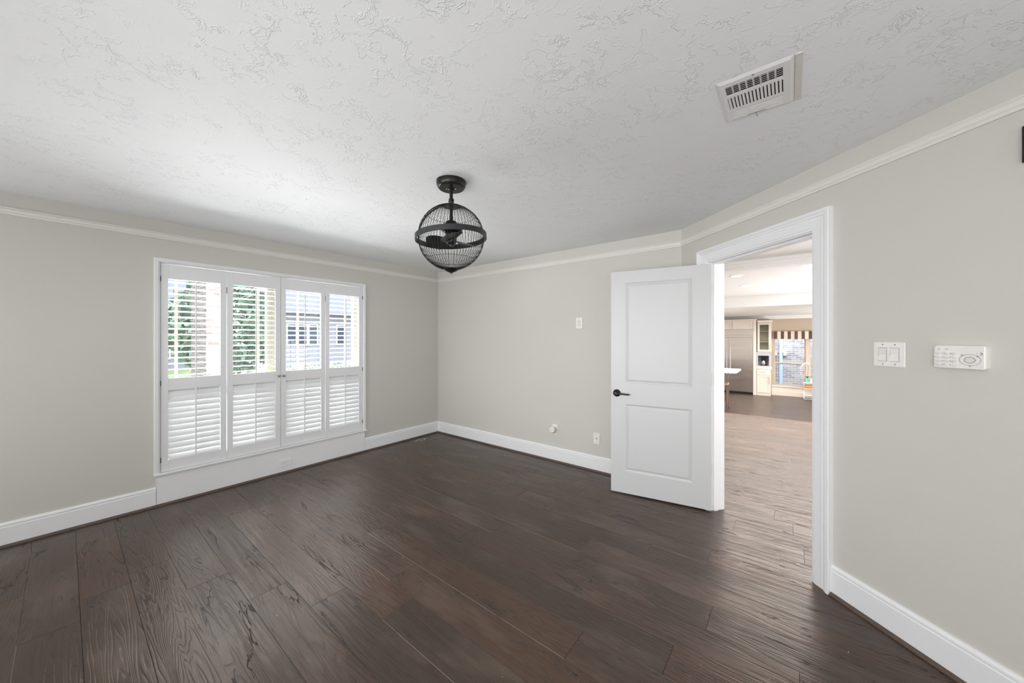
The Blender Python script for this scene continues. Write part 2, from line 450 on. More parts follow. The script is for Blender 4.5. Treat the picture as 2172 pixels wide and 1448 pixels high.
# ------------------------------------------------------------------ floor of planks
JOINTS = {-1: [1.086], 0: [1.548], 1: [1.921], 2: [2.236], 3: [2.61, .704], 12: [3.093], 7: [2.38, 4.274], 9: [3.131],
          10: [3.486], 11: [3.823], 14: [3.908], 13: [4.315], 5: [3.45], 6: [3.816], 19: [3.851], 20: [4.174]}
def plank_floor(name, x0, x1, y0, y1, ztop, y_phase=-3.1195, w=.19, seed=3):
    rnd = random.Random(seed)
    vs = []; fs = []; att = []; seam = []
    k0 = math.floor((y0 - y_phase) / w)
    k = k0
    while True:
        a = y_phase + k * w; b = a + w
        if a >= y1: break
        ya, yb = max(a, y0), min(b, y1)
        js = list(JOINTS.get(k, [])) if ztop == 0 else []
        cuts = list(js)
        if not cuts: cuts = [x0 + rnd.uniform(.2, 1.9)]
        lo = min(cuts)
        while lo > x0: lo -= rnd.uniform(1.25, 2.1); cuts.append(lo)
        cuts.sort(); out = [cuts[0]]
        for c in cuts[1:]: out.append(c)
        hi = max(cuts)
        while hi < x1: hi += rnd.uniform(1.25, 2.1); out.append(hi)
        out = sorted(out)
        xs = [x0] + [c for c in out if x0 + .05 < c < x1 - .05] + [x1]
        for xa, xb in zip(xs[:-1], xs[1:]):
            g = .0011; dz = .0016
            o = len(vs)
            for (px, py, pz) in ((xa, ya, ztop - dz), (xb, ya, ztop - dz), (xb, yb, ztop - dz), (xa, yb, ztop - dz),
                                 (xa + g, ya + g, ztop), (xb - g, ya + g, ztop), (xb - g, yb - g, ztop), (xa + g, yb - g, ztop)):
                vs.append((px, py, pz))
            r = rnd.random(); r2 = rnd.random()
            for q, f in enumerate(((4, 5, 6, 7), (0, 1, 5, 4), (1, 2, 6, 5), (2, 3, 7, 6), (3, 0, 4, 7))):
                fs.append(tuple(i + o for i in f)); att.append(r)
                seam.append(0 if q == 0 else (1.0 if (q + r2 * 7) % 3 < .8 else .3))
        k += 1
    # sub-floor block
    o = len(vs)
    zb = ztop - .0016
    for z in (ztop - .12, zb - .0002):
        for (x, y) in ((x0, y0), (x1, y0), (x1, y1), (x0, y1)): vs.append((x, y, z))
    for f in ((3, 2, 1, 0), (4, 5, 6, 7), (0, 1, 5, 4), (1, 2, 6, 5), (2, 3, 7, 6), (3, 0, 4, 7)):
        fs.append(tuple(i + o for i in f)); att.append(.5); seam.append(.3)
    me = bpy.data.meshes.new(name); me.from_pydata(vs, [], fs); me.update()
    a = me.attributes.new('plank', 'FLOAT', 'FACE'); a.data.foreach_set('value', att)
    a = me.attributes.new('seam', 'FLOAT', 'FACE'); a.data.foreach_set('value', seam)
    me.materials.append(M['floor'])
    ob = bpy.data.objects.new(name, me); COL.objects.link(ob); ob['kind'] = 'structure'
    return ob
plank_floor('floor', -.1, 7.7, -5.1, 4.26, 0.0)
plank_floor('floor', .9, 7.7, 4.26, 11.9, -.50, y_phase=4.26, seed=9)
# nosing and riser between the two floor levels
struct('trim_1', MB().box(.9, 7.7, 4.262, 4.285, -.498, -.03).box(.9, 7.7, 4.262, 4.31, -.028, .002), 'shoe')

# ------------------------------------------------------------------ ceilings
CZ = 2.44
cp = [(-.1, .07), (3.50, .07), (5.89, -2.10), (5.89, -5.1), (-.1, -5.1)]
struct('ceiling', MB().prism(cp, CZ, CZ + .10), 'ceil')
mb = MB()
mb.prism([(.9, .075), (3.502, .075), (5.895, -2.095), (5.895, -2.4), (7.7, -2.4), (7.7, 2.6), (.9, 2.6)], CZ, CZ + .08)
mb.box(.9, 4.39, 2.6, 6.72, CZ, CZ + .08); mb.box(4.39, 7.7, 5.57, 6.72, CZ, CZ + .08); mb.box(6.9, 7.7, 2.6, 5.57, CZ, CZ + .08)
# raised tray
mb.box(4.33, 4.39, 2.6, 5.57, CZ + .08, 2.72); mb.box(6.9, 6.96, 2.6, 5.57, CZ + .08, 2.72)
mb.box(4.33, 6.96, 5.57, 5.63, CZ + .08, 2.72); mb.box(4.33, 6.96, 2.54, 2.6, CZ + .08, 2.72)
mb.box(4.33, 6.96, 2.54, 5.63, 2.72, 2.78)
struct('ceiling', mb, 'ceilw')
mb = MB()
mb.box(.9, 7.7, 6.72, 11.9, 2.20, 2.28)
mb.box(.9, 7.7, 6.68, 6.72, 2.20, CZ + .08)
struct('ceiling', mb, 'ceilw')
# beam with crown moulding at the end of the hall, stepped crown at the kitchen
mb = MB().box(.9, 7.7, 1.95, 2.16, 2.345, CZ - .001)
for a, b, z0, z1 in ((1.90, 1.95, 2.40, CZ - .001), (1.925, 1.95, 2.365, 2.40), (1.94, 1.95, 2.335, 2.365)):
    mb.box(.9, 7.7, a, b, z0, z1)
struct('trim_2', mb, 'ceilw')
mb = MB()
for y0, z0, z1 in ((6.62, 2.40, CZ - .001), (6.64, 2.33, 2.40), (6.655, 2.25, 2.33), (6.64, 2.19, 2.25)):
    mb.box(.9, 7.7, y0, 6.68, z0, z1)
mb.box(.95, 7.6, 11.37, 11.445, 2.13, 2.199); mb.box(.95, 7.6, 11.40, 11.445, 2.09, 2.13)
struct('trim_3', mb, 'ceilw')

# ------------------------------------------------------------------ walls
TH = .14
def wall(name, fr, t0, t1, z0, z1, openings=(), mat='wall', th=TH):
    mb = MB(); ts = t0
    for a, b, zl, zh in sorted(openings):
        mb.box(ts, a, -th, 0, z0, z1, fr.P)
        if zl > z0: mb.box(a, b, -th, 0, z0, zl, fr.P)
        if zh < z1: mb.box(a, b, -th, 0, zh, z1, fr.P)
        ts = b
    mb.box(ts, t1, -th, 0, z0, z1, fr.P)
    return struct(name, mb, mat)
WT0, WT1, WZ0, WZ1 = 1.217, 3.043, .27, 2.082
wall('wall_left', LEFT, -TH, 5.0, -.001, CZ, [(WT0, WT1, WZ0, WZ1)])
wall('wall_back', BACK, 0.0, 3.47, -.001, CZ)
JL, JR, JH = .353, 1.208, 2.056
wall('wall_right', DW, 0.0, 3.2, -.001, CZ, [(JL - .02, JR + .02, -.002, JH + .02)])
wall('wall_side', SIDE, 0.0, 2.99, -.001, CZ)
wall('wall_rear', REAR, -TH, 5.82 + TH, -.001, CZ)
# beyond the doorway
wall('wall_hall_left', Frame((1.0, .14), (0, 1), (1, 0)), 0, 11.7, -.6, 2.6, mat='wall_hall', th=.1)
wall('wall_hall_right', Frame((7.6, -2.4), (0, 1), (-1, 0)), 0, 14.2, -.6, 2.8, mat='wall_hall', th=.1)
wall('wall_hall_front', Frame((6.1, -2.3), (1, 0), (0, 1)), 0, 1.5, 0, 2.5, mat='wall_hall', th=.1)
KY = 11.45
KW0, KW1, KM0, KM1, KW3 = 3.811, 4.642, 4.642, 4.730, 5.56
wall('wall_far', Frame((3.34, KY), (1, 0), (0, -1)), 0, 4.26, -.5, 2.25,
     [(KW0 - 3.34, KW1 - 3.34, -.155, 1.62), (KM1 - 3.34, KW3 - 3.34, -.155, 1.62)], mat='wall_tan')
wall('wall_far', Frame((1.0, KY + .32), (1, 0), (0, -1)), 0, 2.34, -.5, 2.25, mat='wall_tan', th=.1)
struct('wall_far', MB().box(3.34, 3.42, KY + .141, KY + .32, -.5, 2.25), 'wall_tan')

# ------------------------------------------------------------------ baseboards, shoe, picture rail
BASEP = [(0, 0), (0, .016), (.118, .016), (.122, .013), (.128, .013), (.131, .0155), (.139, .0145), (.146, .010), (.148, .004), (.149, 0)]
def basep(z0=.016): return [(w + z0, d) for w, d in BASEP]
SHOE = [(0, .0165), (0, .032), (.006, .031), (.012, .027), (.016, .020), (.017, .0165)]
def run(fr, a, b, prof, name, mat):
    mb = MB(); moulding(mb, fr, [(a, 0), (b, 0)], prof); return struct(name, mb, mat)
run(LEFT, .0, 1.192, basep(), 'baseboard_left', 'trim')
run(LEFT, 3.068, 5.0, basep(), 'baseboard_left', 'trim')
run(BACK, .016, 3.445, basep(), 'baseboard_back', 'trim')
run(DW, .012, .262, basep(), 'baseboard_right', 'trim')
run(DW, 1.322, 3.19, basep(), 'baseboard_right', 'trim')
run(SIDE, .02, 2.83, basep(), 'baseboard_side', 'trim')
run(LEFT, .016, 5.0, [(w + .0005, d) for w, d in SHOE], 'trim_4', 'shoe')
run(BACK, .033, 3.43, [(w + .0005, d) for w, d in SHOE], 'trim_5', 'shoe')
run(DW, .02, .255, [(w + .0005, d) for w, d in SHOE], 'trim_6', 'shoe')
run(DW, 1.326, 3.17, [(w + .0005, d) for w, d in SHOE], 'trim_6', 'shoe')
RAILP = [(0, 0), (0, .010), (.010, .013), (.014, .010), (.018, .015), (.034, .018), (.038, .013), (.042, .018), (.050, .016), (.052, .008), (.052, 0)]
rp = [(w + 2.284, d) for w, d in RAILP]
run(LEFT, .0, 5.0, rp, 'trim_7', 'rail')
run(BACK, .018, 3.45, rp, 'trim_8', 'rail')
run(DW, .0, 3.19, rp, 'trim_9', 'rail')

# ------------------------------------------------------------------ shuttered window
win = empty('window_1', (0, -2.13, .27)); win['kind'] = 'structure'
# casing: stepped flat frame round three sides
cas = MB()
CP = [(0, 0), (0, .012), (.004, .016), (.008, .016), (.011, .020), (.033, .020), (.037, .016), (.037, 0)]
moulding(cas, LEFT, [(WT0, .272), (WT0, WZ1), (WT1, WZ1), (WT1, .272)], [(-0.0 + w, d) for w, d in CP])
cas.build('window_casing', 'shut', win)
sil = MB(); sil.box(WT0 - .052, WT1 + .040, -.09, .034, .258, .276, LEFT.P, bev=.004)
sil.build('window_sill', 'shut', win)
ap = MB(); ap.box(WT0 - .022, WT1 + .022, 0, .0162, .018, .258, LEFT.P)
ap.build('apron', 'trim', win)
# jamb lining of the deep opening
jb = MB()
jb.box(WT0 - .001, WT0 + .004, -.25, 0, .276, WZ1, LEFT.P); jb.box(WT1 - .004, WT1 + .001, -.25, 0, .276, WZ1, LEFT.P)
jb.box(WT0, WT1, -.25, 0, WZ1 - .004, WZ1 + .001, LEFT.P); jb.box(WT0, WT1, -.25, -.09, .262, .270, LEFT.P)
jb.build('window_jamb', 'shut', win)
fr_ = MB()
X0 = -.16
def sash(mb, t0, t1, z0, z1, w, d0, d1, P):
    mb.box(t0, t0 + w, d0, d1, z0, z1, P); mb.box(t1 - w, t1, d0, d1, z0, z1, P)
    mb.box(t0 + w, t1 - w, d0, d1, z0, z0 + w, P); mb.box(t0 + w, t1 - w, d0, d1, z1 - w, z1, P)
mid = 2.13
sash(fr_, WT0 + .005, mid - .04, .28, WZ1 - .005, .045, X0 - .03, X0 + .03, LEFT.P)
sash(fr_, mid + .04, WT1 - .005, .28, WZ1 - .005, .045, X0 - .03, X0 + .03, LEFT.P)
fr_.box(mid - .04, mid + .04, X0 - .04, X0 + .04, .28, WZ1 - .005, LEFT.P)
for t in (1.36, 1.905, 2.285, 2.918): fr_.box(t - .011, t + .011, X0 - .008, X0 + .008, .32, 2.04, LEFT.P)
for z in (.86,): 
    fr_.box(WT0 + .05, mid - .08, X0 - .02, X0 + .02, z, z + .04, LEFT.P); fr_.box(mid + .08, WT1 - .05, X0 - .02, X0 + .02, z, z + .04, LEFT.P)
fr_.build('window_frame', 'vinyl', win)
gl = MB(); gl.box(WT0 + .05, mid - .085, X0 - .012, X0 - .0095, .325, 2.03, LEFT.P); gl.build('glass', 'glass', win)
gl = MB(); gl.box(mid + .085, WT1 - .05, X0 - .012, X0 - .0095, .325, 2.03, LEFT.P); gl.build('glass', 'glass', win)

# shutter panels; each is frame, louvers above and below, two tilt rods, hinges, knob
bounds = [(3.038, 2.588), (2.584, 2.132), (2.128, 1.676), (1.672, 1.222)]
LBL = ['white louvered shutter panel furthest left in the window, beside the left casing',
       'white louvered shutter panel second from the left, with a knob on its right edge',
       'white louvered shutter panel third from the left, with a knob on its left edge',
       'white louvered shutter panel furthest right in the window, nearest the room corner']
SZ0, SZ1 = .280, 2.074
rnd = random.Random(5)
for i, (ta, tb) in enumerate(bounds):
    root = empty('plantation_shutter', LEFT.P((ta + tb) / 2, 0, SZ0), LBL[i], 'shutter', 'window shutter panels')
    d0, d1 = -.022, .006
    lo, hi = tb, ta   # lo < hi in t
    f = MB(); sw = .046
    uz0, uz1, lz0, lz1 = 1.083, 1.948, .374, .978
    f.box(lo, lo + sw, d0, d1, SZ0, SZ1, LEFT.P); f.box(hi - sw, hi, d0, d1, SZ0, SZ1, LEFT.P)
    for za, zb in ((SZ0, lz0), (lz1, uz0), (uz1, SZ1)):
        f.box(lo + sw, hi - sw, d0 + .0008, d1 - .0008, za, zb, LEFT.P)
    f.build('shutter_frame', 'shut', root, bevel=.0015)
    def louver(mb, z, tilt, w=.062):
        # aerofoil section in (d, z); tilt = angle of the room-side edge above horizontal
        sec = []
        for k in range(10):
            a = 2 * PI * k / 10
            sec.append((math.cos(a) * w / 2, math.sin(a) * .0045))
        c, s_ = math.cos(tilt), math.sin(tilt); dc = (d0 + d1) / 2
        ring = [(dc + p * c - q * s_, z + p * s_ + q * c) for p, q in sec]
        a0, a1 = lo + sw + .0015, hi - sw - .0015
        n = len(ring)
        vs = [LEFT.P(a0, d, zz) for d, zz in ring] + [LEFT.P(a1, d, zz) for d, zz in ring]
        fs = [tuple(range(n)), tuple(range(2 * n - 1, n - 1, -1))] + [(k, (k + 1) % n, n + (k + 1) % n, n + k) for k in range(n)]
        mb.add(vs, fs, True)
    u = MB(); tl = R([7, 6, 7.5, 6.5][i])
    for k in range(17): louver(u, uz0 + .0255 + k * .0509, tl + R(rnd.uniform(-1, 1)))
    u.build('upper_louvers', 'shut', root)
    l = MB()
    for k in range(12): louver(l, lz0 + .0255 + k * .0503, R(-65 - rnd.uniform(-3, 3) + [0, 3, 2, 1][i]))
    l.build('lower_louvers', 'shut', root)
    tm = (lo + hi) / 2
    r1 = MB(); r1.box(tm - .005, tm + .005, d1 + .020, d1 + .031, uz0 - .004, uz1 - .03, LEFT.P, bev=.002); r1.build('tilt_rod', 'shut', root)
    r2 = MB(); r2.box(tm - .005, tm + .005, d1 + .009, d1 + .020, lz0 + .012, lz1 + .012, LEFT.P, bev=.002); r2.build('tilt_rod', 'shut', root)
    if i in (0, 3):
        th = hi + .002 if i == 0 else lo - .002
        for z in (1.943, 1.044, .384):
            MB().box(th - .005, th + .005, -.004, .010, z - .022, z + .022, LEFT.P, bev=.002).build('hinge', 'hinge', root)
    else:
        th = hi + .002 if i == 1 else lo - .002
        MB().box(th - .0018, th + .0018, -.004, .0075, 1.86, 1.92, LEFT.P).build('hinge', 'hinge', root)
        tk = lo + .021 if i == 1 else hi - .021
        kn = MB(); kn.lathe([(0.0045, 0), (.0045, .012), (.010, .016), (.0125, .022), (.010, .028), (0.0, .030)], (0, 0, 0), 16, 'z',
                            P=lambda x, y, z, tk=tk: LEFT.P(tk + x, d1 + z, 1.034 + y))
        kn.build('knob', 'nickel', root)

# ------------------------------------------------------------------ outlets, switches, keypad
def duplex(root, P, horizontal=False, mat='plate'):
    """P(a, d, b): a along, b up, centred; plate .070 x .114"""
    Q = (lambda a, d, b: P(b, d, -a)) if horizontal else P
    MB().box(-.035, .035, 0, .005, -.057, .057, Q, bev=.0018).build('cover_plate', mat, root)
    for s in (-1, 1):
        r = MB(); r.box(-.0165, .0165, .005, .0068, s * .0195 - .0145, s * .0195 + .0145, Q, bev=.003); ro = r.build('receptacle', mat, root)
        k = MB(); k.box(-.0075, -.0055, .0066, .0072, s * .0195 - .001, s * .0195 + .008, Q); k.box(.0055, .0075, .0066, .0072, s * .0195 - .001, s * .0195 + .007, Q)
        k.lathe([(.0024, .0066), (.0024, .0072)], (0, 0, 0), 10, 'z', P=lambda x, y, z, s=s: Q(x, z, s * .0195 - .007 + y))
        k.build('slots', 'slotg', ro)
    MB().lathe([(.003, .005), (.003, .0062)], n=10, P=lambda x, y, z: Q(x, z, y)).build('screw', 'slotg', root)
def at(fr, t, z, d=0.0): return lambda a, dd, b: fr.P(t + a, d + dd, z + b)
r = empty('wall_outlet', LEFT.P(2.094, .0165, .110), 'white outlet lying sideways in the apron under the shuttered window', 'outlet')
duplex(r, at(LEFT, 2.094, .110, .0172), True, 'trim')
r = empty('wall_outlet', BACK.P(2.399, 0, 1.601), 'white outlet mounted at chest height on the back wall, left of the open door', 'outlet')
r_P = at(BACK, 2.399, 1.601)
MB().box(-.0385, .0385, 0, .006, -.060, .060, r_P, bev=.002).build('cover_plate', 'plate', r)
ins = MB().box(-.0185, .0185, .006, .0075, -.036, .036, r_P, bev=.0008).build('receptacle', 'plate2', r)
sl = MB()
for s in (-1, 1):
    for a in (-.0075, .0055): sl.box(a, a + .002, .0073, .0079, s * .018 - .002, s * .018 + .006, r_P)
    sl.lathe([(.0024, .0073), (.0024, .0079)], n=10, P=lambda x, y, z, s=s: r_P(x, z, s * .018 - .009 + y))
sl.build('slots', 'slotg', ins)
for s in (-1, 1):
    MB().lathe([(.0028, .006), (.0028, .0066)], n=10, P=lambda x, y, z, s=s: r_P(x, z, s * .047 + y)).build('screw', 'slotg', r)
# outlet with a plug-in device
r = empty('wall_outlet', BACK.P(2.083, 0, .368), 'white outlet low on the back wall, holding the plug-in device', 'outlet')
duplex(r, at(BACK, 2.083, .368))
t = empty('plug_in_device', BACK.P(2.080, .007, .372), 'small white round plug-in device sticking out of the low outlet', 'plug-in device')
bP = at(BACK, 2.080, .372, .0073)
MB().box(-.020, .020, 0, .026, -.030, .026, bP, bev=.006).build('plug_body', 'plate2', t)
MB().lathe([(.026, .022), (.035, .027), (.037, .036), (.037, .054), (.032, .061), (0, .062)], n=28, P=lambda x, y, z: bP(x, z, y + .003)).build('round_cover', 'plate', t)
MB().box(-.008, .008, .026, .042, -.042, -.029, bP, bev=.003).build('vent_nub', 'slotg', t)
r = empty('cable_jack', BACK.P(2.607, 0, .353), 'white plate with one centre cable jack, low beside the open door', 'cable jack')
jP = at(BACK, 2.607, .353)
MB().box(-.037, .037, 0, .0055, -.0585, .0585, jP, bev=.002).build('cover_plate', 'plate', r)
MB().lathe([(.0055, .0055), (.0055, .010), (.0035, .010), (.0035, .014), (0, .014)], n=12, P=lambda x, y, z: jP(x, z, y)).build('jack', 'slot', r)
for s in (-1, 1): MB().lathe([(.0025, .0055), (.0025, .0062)], n=8, P=lambda x, y, z, s=s: jP(x, z, s * .042 + y)).build('screw', 'slotg', r)
# double rocker switch
r = empty('light_switch', DW.P(1.583, 0, 1.352), 'white double rocker switch plate on the wall right of the doorway', 'light switch')
sP = at(DW, 1.583, 1.352)
MB().box(-.0635, .0635, 0, .006, -.060, .060, sP, bev=.0035).build('cover_plate', 'plate', r)
for s in (-1, 1):
    c = s * .0245
    MB().box(c - .0175, c + .0175, .0058, .0068, -.034, .034, sP).build('rocker_frame', 'gap', r)
    k = MB()
    prof = [(-.0315, .0068), (-.0315, .0125), (-.001, .0085), (.0315, .0165), (.0315, .0068)] if s < 0 else [(-.0315, .0068), (-.0315, .0175), (.001, .0085), (.0315, .0120), (.0315, .0068)]
    n = len(prof)
    vs = [sP(c - .0150, d, b) for b, d in prof] + [sP(c + .0150, d, b) for b, d in prof]
    k.add(vs, [tuple(range(n)), tuple(range(n, 2 * n))[::-1]] + [(q, (q + 1) % n, n + (q + 1) % n, n + q) for q in range(n)])
    k.build('rocker', 'plate', r)
    for b in (-.048, .048): MB().lathe([(.003, .006), (.003, .0066)], n=8, P=lambda x, y, z, c=c, b=b: sP(c + x, z, b + y)).build('screw', 'slotg', r)
# alarm keypad
r = empty('alarm_keypad', DW.P(1.833, 0, 1.352), 'white rounded alarm keypad with twelve keys beside the light switch', 'keypad')
kP = at(DW, 1.833, 1.352)
def rrect(w, h, rad, n=6):
    pts = []
    for cx, cy, a0 in ((w - rad, h - rad, 0), (-w + rad, h - rad, 90), (-w + rad, -h + rad, 180), (w - rad, -h + rad, 270)):
        for k in range(n + 1):
            a = R(a0 + 90 * k / n); pts.append((cx + rad * math.cos(a), cy + rad * math.sin(a)))
    return pts
def loft(mb, levels, P, cx=0, cy=0):
    n = len(levels[0][0]); vs = []; fs = []
    for pts, d in levels: vs += [P(cx + a, d, cy + b) for a, b in pts]
    for k in range(len(levels) - 1):
        for i in range(n):
            j = (i + 1) % n; fs.append((k * n + i, k * n + j, (k + 1) * n + j, (k + 1) * n + i))
    fs.append(tuple(range(n))[::-1]); fs.append(tuple((len(levels) - 1) * n + i for i in range(n)))
    return mb.add(vs, fs)
loft(MB(), [(rrect(.077, .049, .012), 0), (rrect(.077, .049, .012), .018), (rrect(.075, .0475, .011), .023), (rrect(.072, .045, .010), .0245)], kP).build('keypad_body', 'plate', r)
loft(MB(), [(rrect(.0365, .0335, .003), .0244), (rrect(.036, .033, .003), .0255)], kP, -.038, -.0105).build('key_panel', 'plate', r)
KX = [-.063, -.039, -.015]; KZ = [.014, -.002, -.018, -.034]
KEYS = []
for row in range(4):
    for c_ in range(3):
        key = MB()
        key.lathe([(.0085, .0255), (.0083, .0275), (.0068, .0283), (0, .0284)], n=16, P=lambda x, y, z, c_=c_, row=row: kP(KX[c_] + x + .003, z, KZ[row] + y * .62))
        KEYS.append(key.build('key', 'plate2', r))
def digit(mb, ch, x, z, P, h=.0048, w=.0026, d=.0256, th=.0006):
    seg = {'a': (0, 1, 1, 1), 'b': (1, .5, 1, 1), 'c': (1, 0, 1, .5), 'd': (0, 0, 1, 0), 'e': (0, 0, 0, .5), 'f': (0, .5, 0, 1), 'g': (0, .5, 1, .5)}
    m = {'1': 'bc', '2': 'abged', '3': 'abgcd', '4': 'fgbc', '5': 'afgcd', '6': 'afgedc', '7': 'abc', '8': 'abcdefg', '9': 'abcdfg', '0': 'abcdef', '*': 'gad', '#': 'bcefg'}[ch]
    for k in m:
        x0, z0, x1, z1 = seg[k]
        mb.box(x + x0 * w - th / 2, x + x1 * w + th / 2, d - .0002, d + .0002, z + z0 * h - th / 2, z + z1 * h + th / 2, P)
for i, ch in enumerate('123456789*0#'):
    dig = MB(); digit(dig, ch, KX[i % 3] - .0105, KZ[i // 3] - .002, kP)
    dig.build('numeral', 'slotg', KEYS[i])
ring = MB()
ell = lambda rx, ry, n=36: [(rx * math.cos(2 * PI * k / n), ry * math.sin(2 * PI * k / n)) for k in range(n)]
ring.tube([kP(.033 + a, .0248, -.010 + b) for a, b in ell(.030, .0225)], .0006, 6, True)
ring.tube([kP(.033 + a, .0250, -.010 + b) for a, b in ell(.0155, .0125)], .0007, 6, True)
ring.build('button_ring', 'slotg', r)
loft(MB(), [(ell(.0148, .0118), .0244), (ell(.0140, .0110), .0262)], kP, .033, -.010).build('round_button', 'plate2', r)
for a, b in ((-.022, .013), (.022, .010), (0, -.0305)):
    MB().tube([kP(.033 + a + .0025 * math.cos(q), .0248, -.0005 + b - .004 + .0025 * math.sin(q)) for q in [k * PI / 5 for k in range(10)]], .0006, 5, True).build('symbol', 'slot', r)
MB().tube([kP(.0645 + .0038 * math.cos(q), .0248, .016 + .0038 * math.sin(q)) for q in [PI * .75 - k * PI * .16 for k in range(10)]], .0009, 5).build('symbol', 'slot', r)
MB().lathe([(.0012, .0244), (.0012, .025)], n=8, P=lambda x, y, z: kP(.053 + x, z, .017 + y)).build('indicator', 'slotg', r)
for c_ in range(2): MB().tube([kP(-.060 + c_ * .024 + a, .0248, .032 + b) for a, b in ell(.004, .0022, 14)], .0005, 5, True).build('symbol', 'slotg', r)
# dark object at the frame's edge
o = MB().box(1.996, 2.12, 0, .020, 2.08, 2.215, DW.P, bev=.003).build('wall_speaker', 'black')
tag(o, 'dark box high on the right wall, cut by the photo edge', 'speaker')
# striker plate on the far jamb

# ------------------------------------------------------------------ doorway
jm = MB()
jm.box(JL - .02, JL, -TH, 0, 0.0, JH, DW.P); jm.box(JR, JR + .02, -TH, 0, 0.0, JH, DW.P)
jm.box(JL - .02, JR + .02, -TH, 0, JH, JH + .02, DW.P)
# stops
jm.box(JL, JL + .011, -.078, -.040, 0, JH, DW.P); jm.box(JR - .011, JR, -.078, -.040, 0, JH, DW.P); jm.box(JL, JR, -.078, -.040, JH - .011, JH, DW.P)
struct('trim_10', jm, 'trim')
CASP = [(0, 0), (0, .009), (.003, .012), (.012, .013), (.016, .016), (.030, .017), (.052, .0185), (.064, .021), (.067, .017), (.071, .017), (.074, .024), (.086, .027), (.090, .033), (.106, .034), (.109, .030), (.109, 0)]
mb = MB(); moulding(mb, DW, [(JL - .006, 0.0), (JL - .006, JH + .006), (JR + .006, JH + .006), (JR + .006, 0.0)], CASP)
struct('trim_11', mb, 'trim')
DWo = Frame((DW.O[0] + .672 * TH, DW.O[1] + .7405 * TH), DW.D, (.672, .7405))
mb = MB(); moulding(mb, DWo, [(JL - .006, 0.0), (JL - .006, JH + .006), (JR + .006, JH + .006), (JR + .006, 0.0)], CASP)
struct('trim_12', mb, 'trim')
struct('trim_13', MB().box(JR - .0016, JR + .0002, -.038, -.002, .895, .955, DW.P), 'black')

# door leaf
hx, hy = 3.733, -.252
ud = Vector((-.9864, -.164)); nd = Vector((.164, -.9864))   # along leaf, towards camera
def LP(u, d, z): return (hx + ud.x * u + nd.x * d, hy + ud.y * u + nd.y * d, z)
LW, LZ0, LZ1 = .817, .012, 2.046
leaf = MB()
pu0, pu1 = .138, .690
panels = [(.213, .830), (1.018, 1.940)]
def ringf(mb, a, b):
    """a, b: (u0,u1,z0,z1,d) rectangles -> four quads between"""
    def c(r): u0, u1, z0, z1, d = r; return [LP(u0, d, z0), LP(u1, d, z0), LP(u1, d, z1), LP(u0, d, z1)]
    A, Bq = c(a), c(b)
    mb.add(A + Bq, [(0, 1, 5, 4), (1, 2, 6, 5), (2, 3, 7, 6), (3, 0, 4, 7)])
for side in (1, -1):
    base_d = 0 if side == 1 else -.035
    dd = lambda x: base_d - side * x
    us = [0, pu0, pu1, LW]; zs = [LZ0, panels[0][0], panels[0][1], panels[1][0], panels[1][1], LZ1]
    for iu in range(3):
        for iz in range(5):
            if iu == 1 and iz in (1, 3): continue
            leaf.add([LP(us[iu], dd(0), zs[iz]), LP(us[iu + 1], dd(0), zs[iz]), LP(us[iu + 1], dd(0), zs[iz + 1]), LP(us[iu], dd(0), zs[iz + 1])], [(0, 1, 2, 3)])
    for z0, z1 in panels:
        steps = [(0, 0), (.004, .0015), (.014, .009), (.018, .0095), (.033, .0025), (.036, .002)]
        prev = None
        for ins_, dp in steps:
            cur = (pu0 + ins_, pu1 - ins_, z0 + ins_, z1 - ins_, dd(dp))
            if prev: ringf(leaf, prev, cur)
            prev = cur
        leaf.add([LP(prev[0], prev[4], prev[2]), LP(prev[1], prev[4], prev[2]), LP(prev[1], prev[4], prev[3]), LP(prev[0], prev[4], prev[3])], [(0, 1, 2, 3)])
for (ua, ub, za, zb) in ((0, 0, LZ0, LZ1), (LW, LW, LZ0, LZ1)):
    leaf.add([LP(ua, 0, za), LP(ua, -.035, za), LP(ua, -.035, zb), LP(ua, 0, zb)], [(0, 1, 2, 3)])
for z in (LZ0, LZ1): leaf.add([LP(0, 0, z), LP(LW, 0, z), LP(LW, -.035, z), LP(0, -.035, z)], [(0, 1, 2, 3)])
def weld(o, dist=1e-5):
    bm = bmesh.new(); bm.from_mesh(o.data); bmesh.ops.remove_doubles(bm, verts=bm.verts[:], dist=dist)
    bmesh.ops.recalc_face_normals(bm, faces=bm.faces[:]); bm.to_mesh(o.data); bm.free()
door = struct('door_1', leaf, 'door'); weld(door)
hu, hz = .763, .925
h = MB()
for sd in (1, -1):
    off = 0 if sd == 1 else -.035
    h.lathe([(.034, 0), (.034, .004), (.030, .009), (.018, .012), (.0135, .016), (.0125, .048), (.0145, .050), (.0145, .060), (0, .061)], n=28,
            P=lambda x, y, z, sd=sd, off=off: LP(hu + x, off + sd * z, hz + y))
    h.tube([LP(hu, off + sd * .053, hz), LP(hu - .03, off + sd * .054, hz + .001), LP(hu - .07, off + sd * .053, hz - .001), LP(hu - .105, off + sd * .050, hz - .003), LP(hu - .118, off + sd * .044, hz - .004)],
           [.0085, .0075, .007, .007, .0055], 10)
ho = h.build('door_handle', 'bronze', door)
MB().box(LW - .0005, LW + .0015, -.028, -.006, hz - .028, hz + .028, LP).build('latch_plate', 'bronze', door)
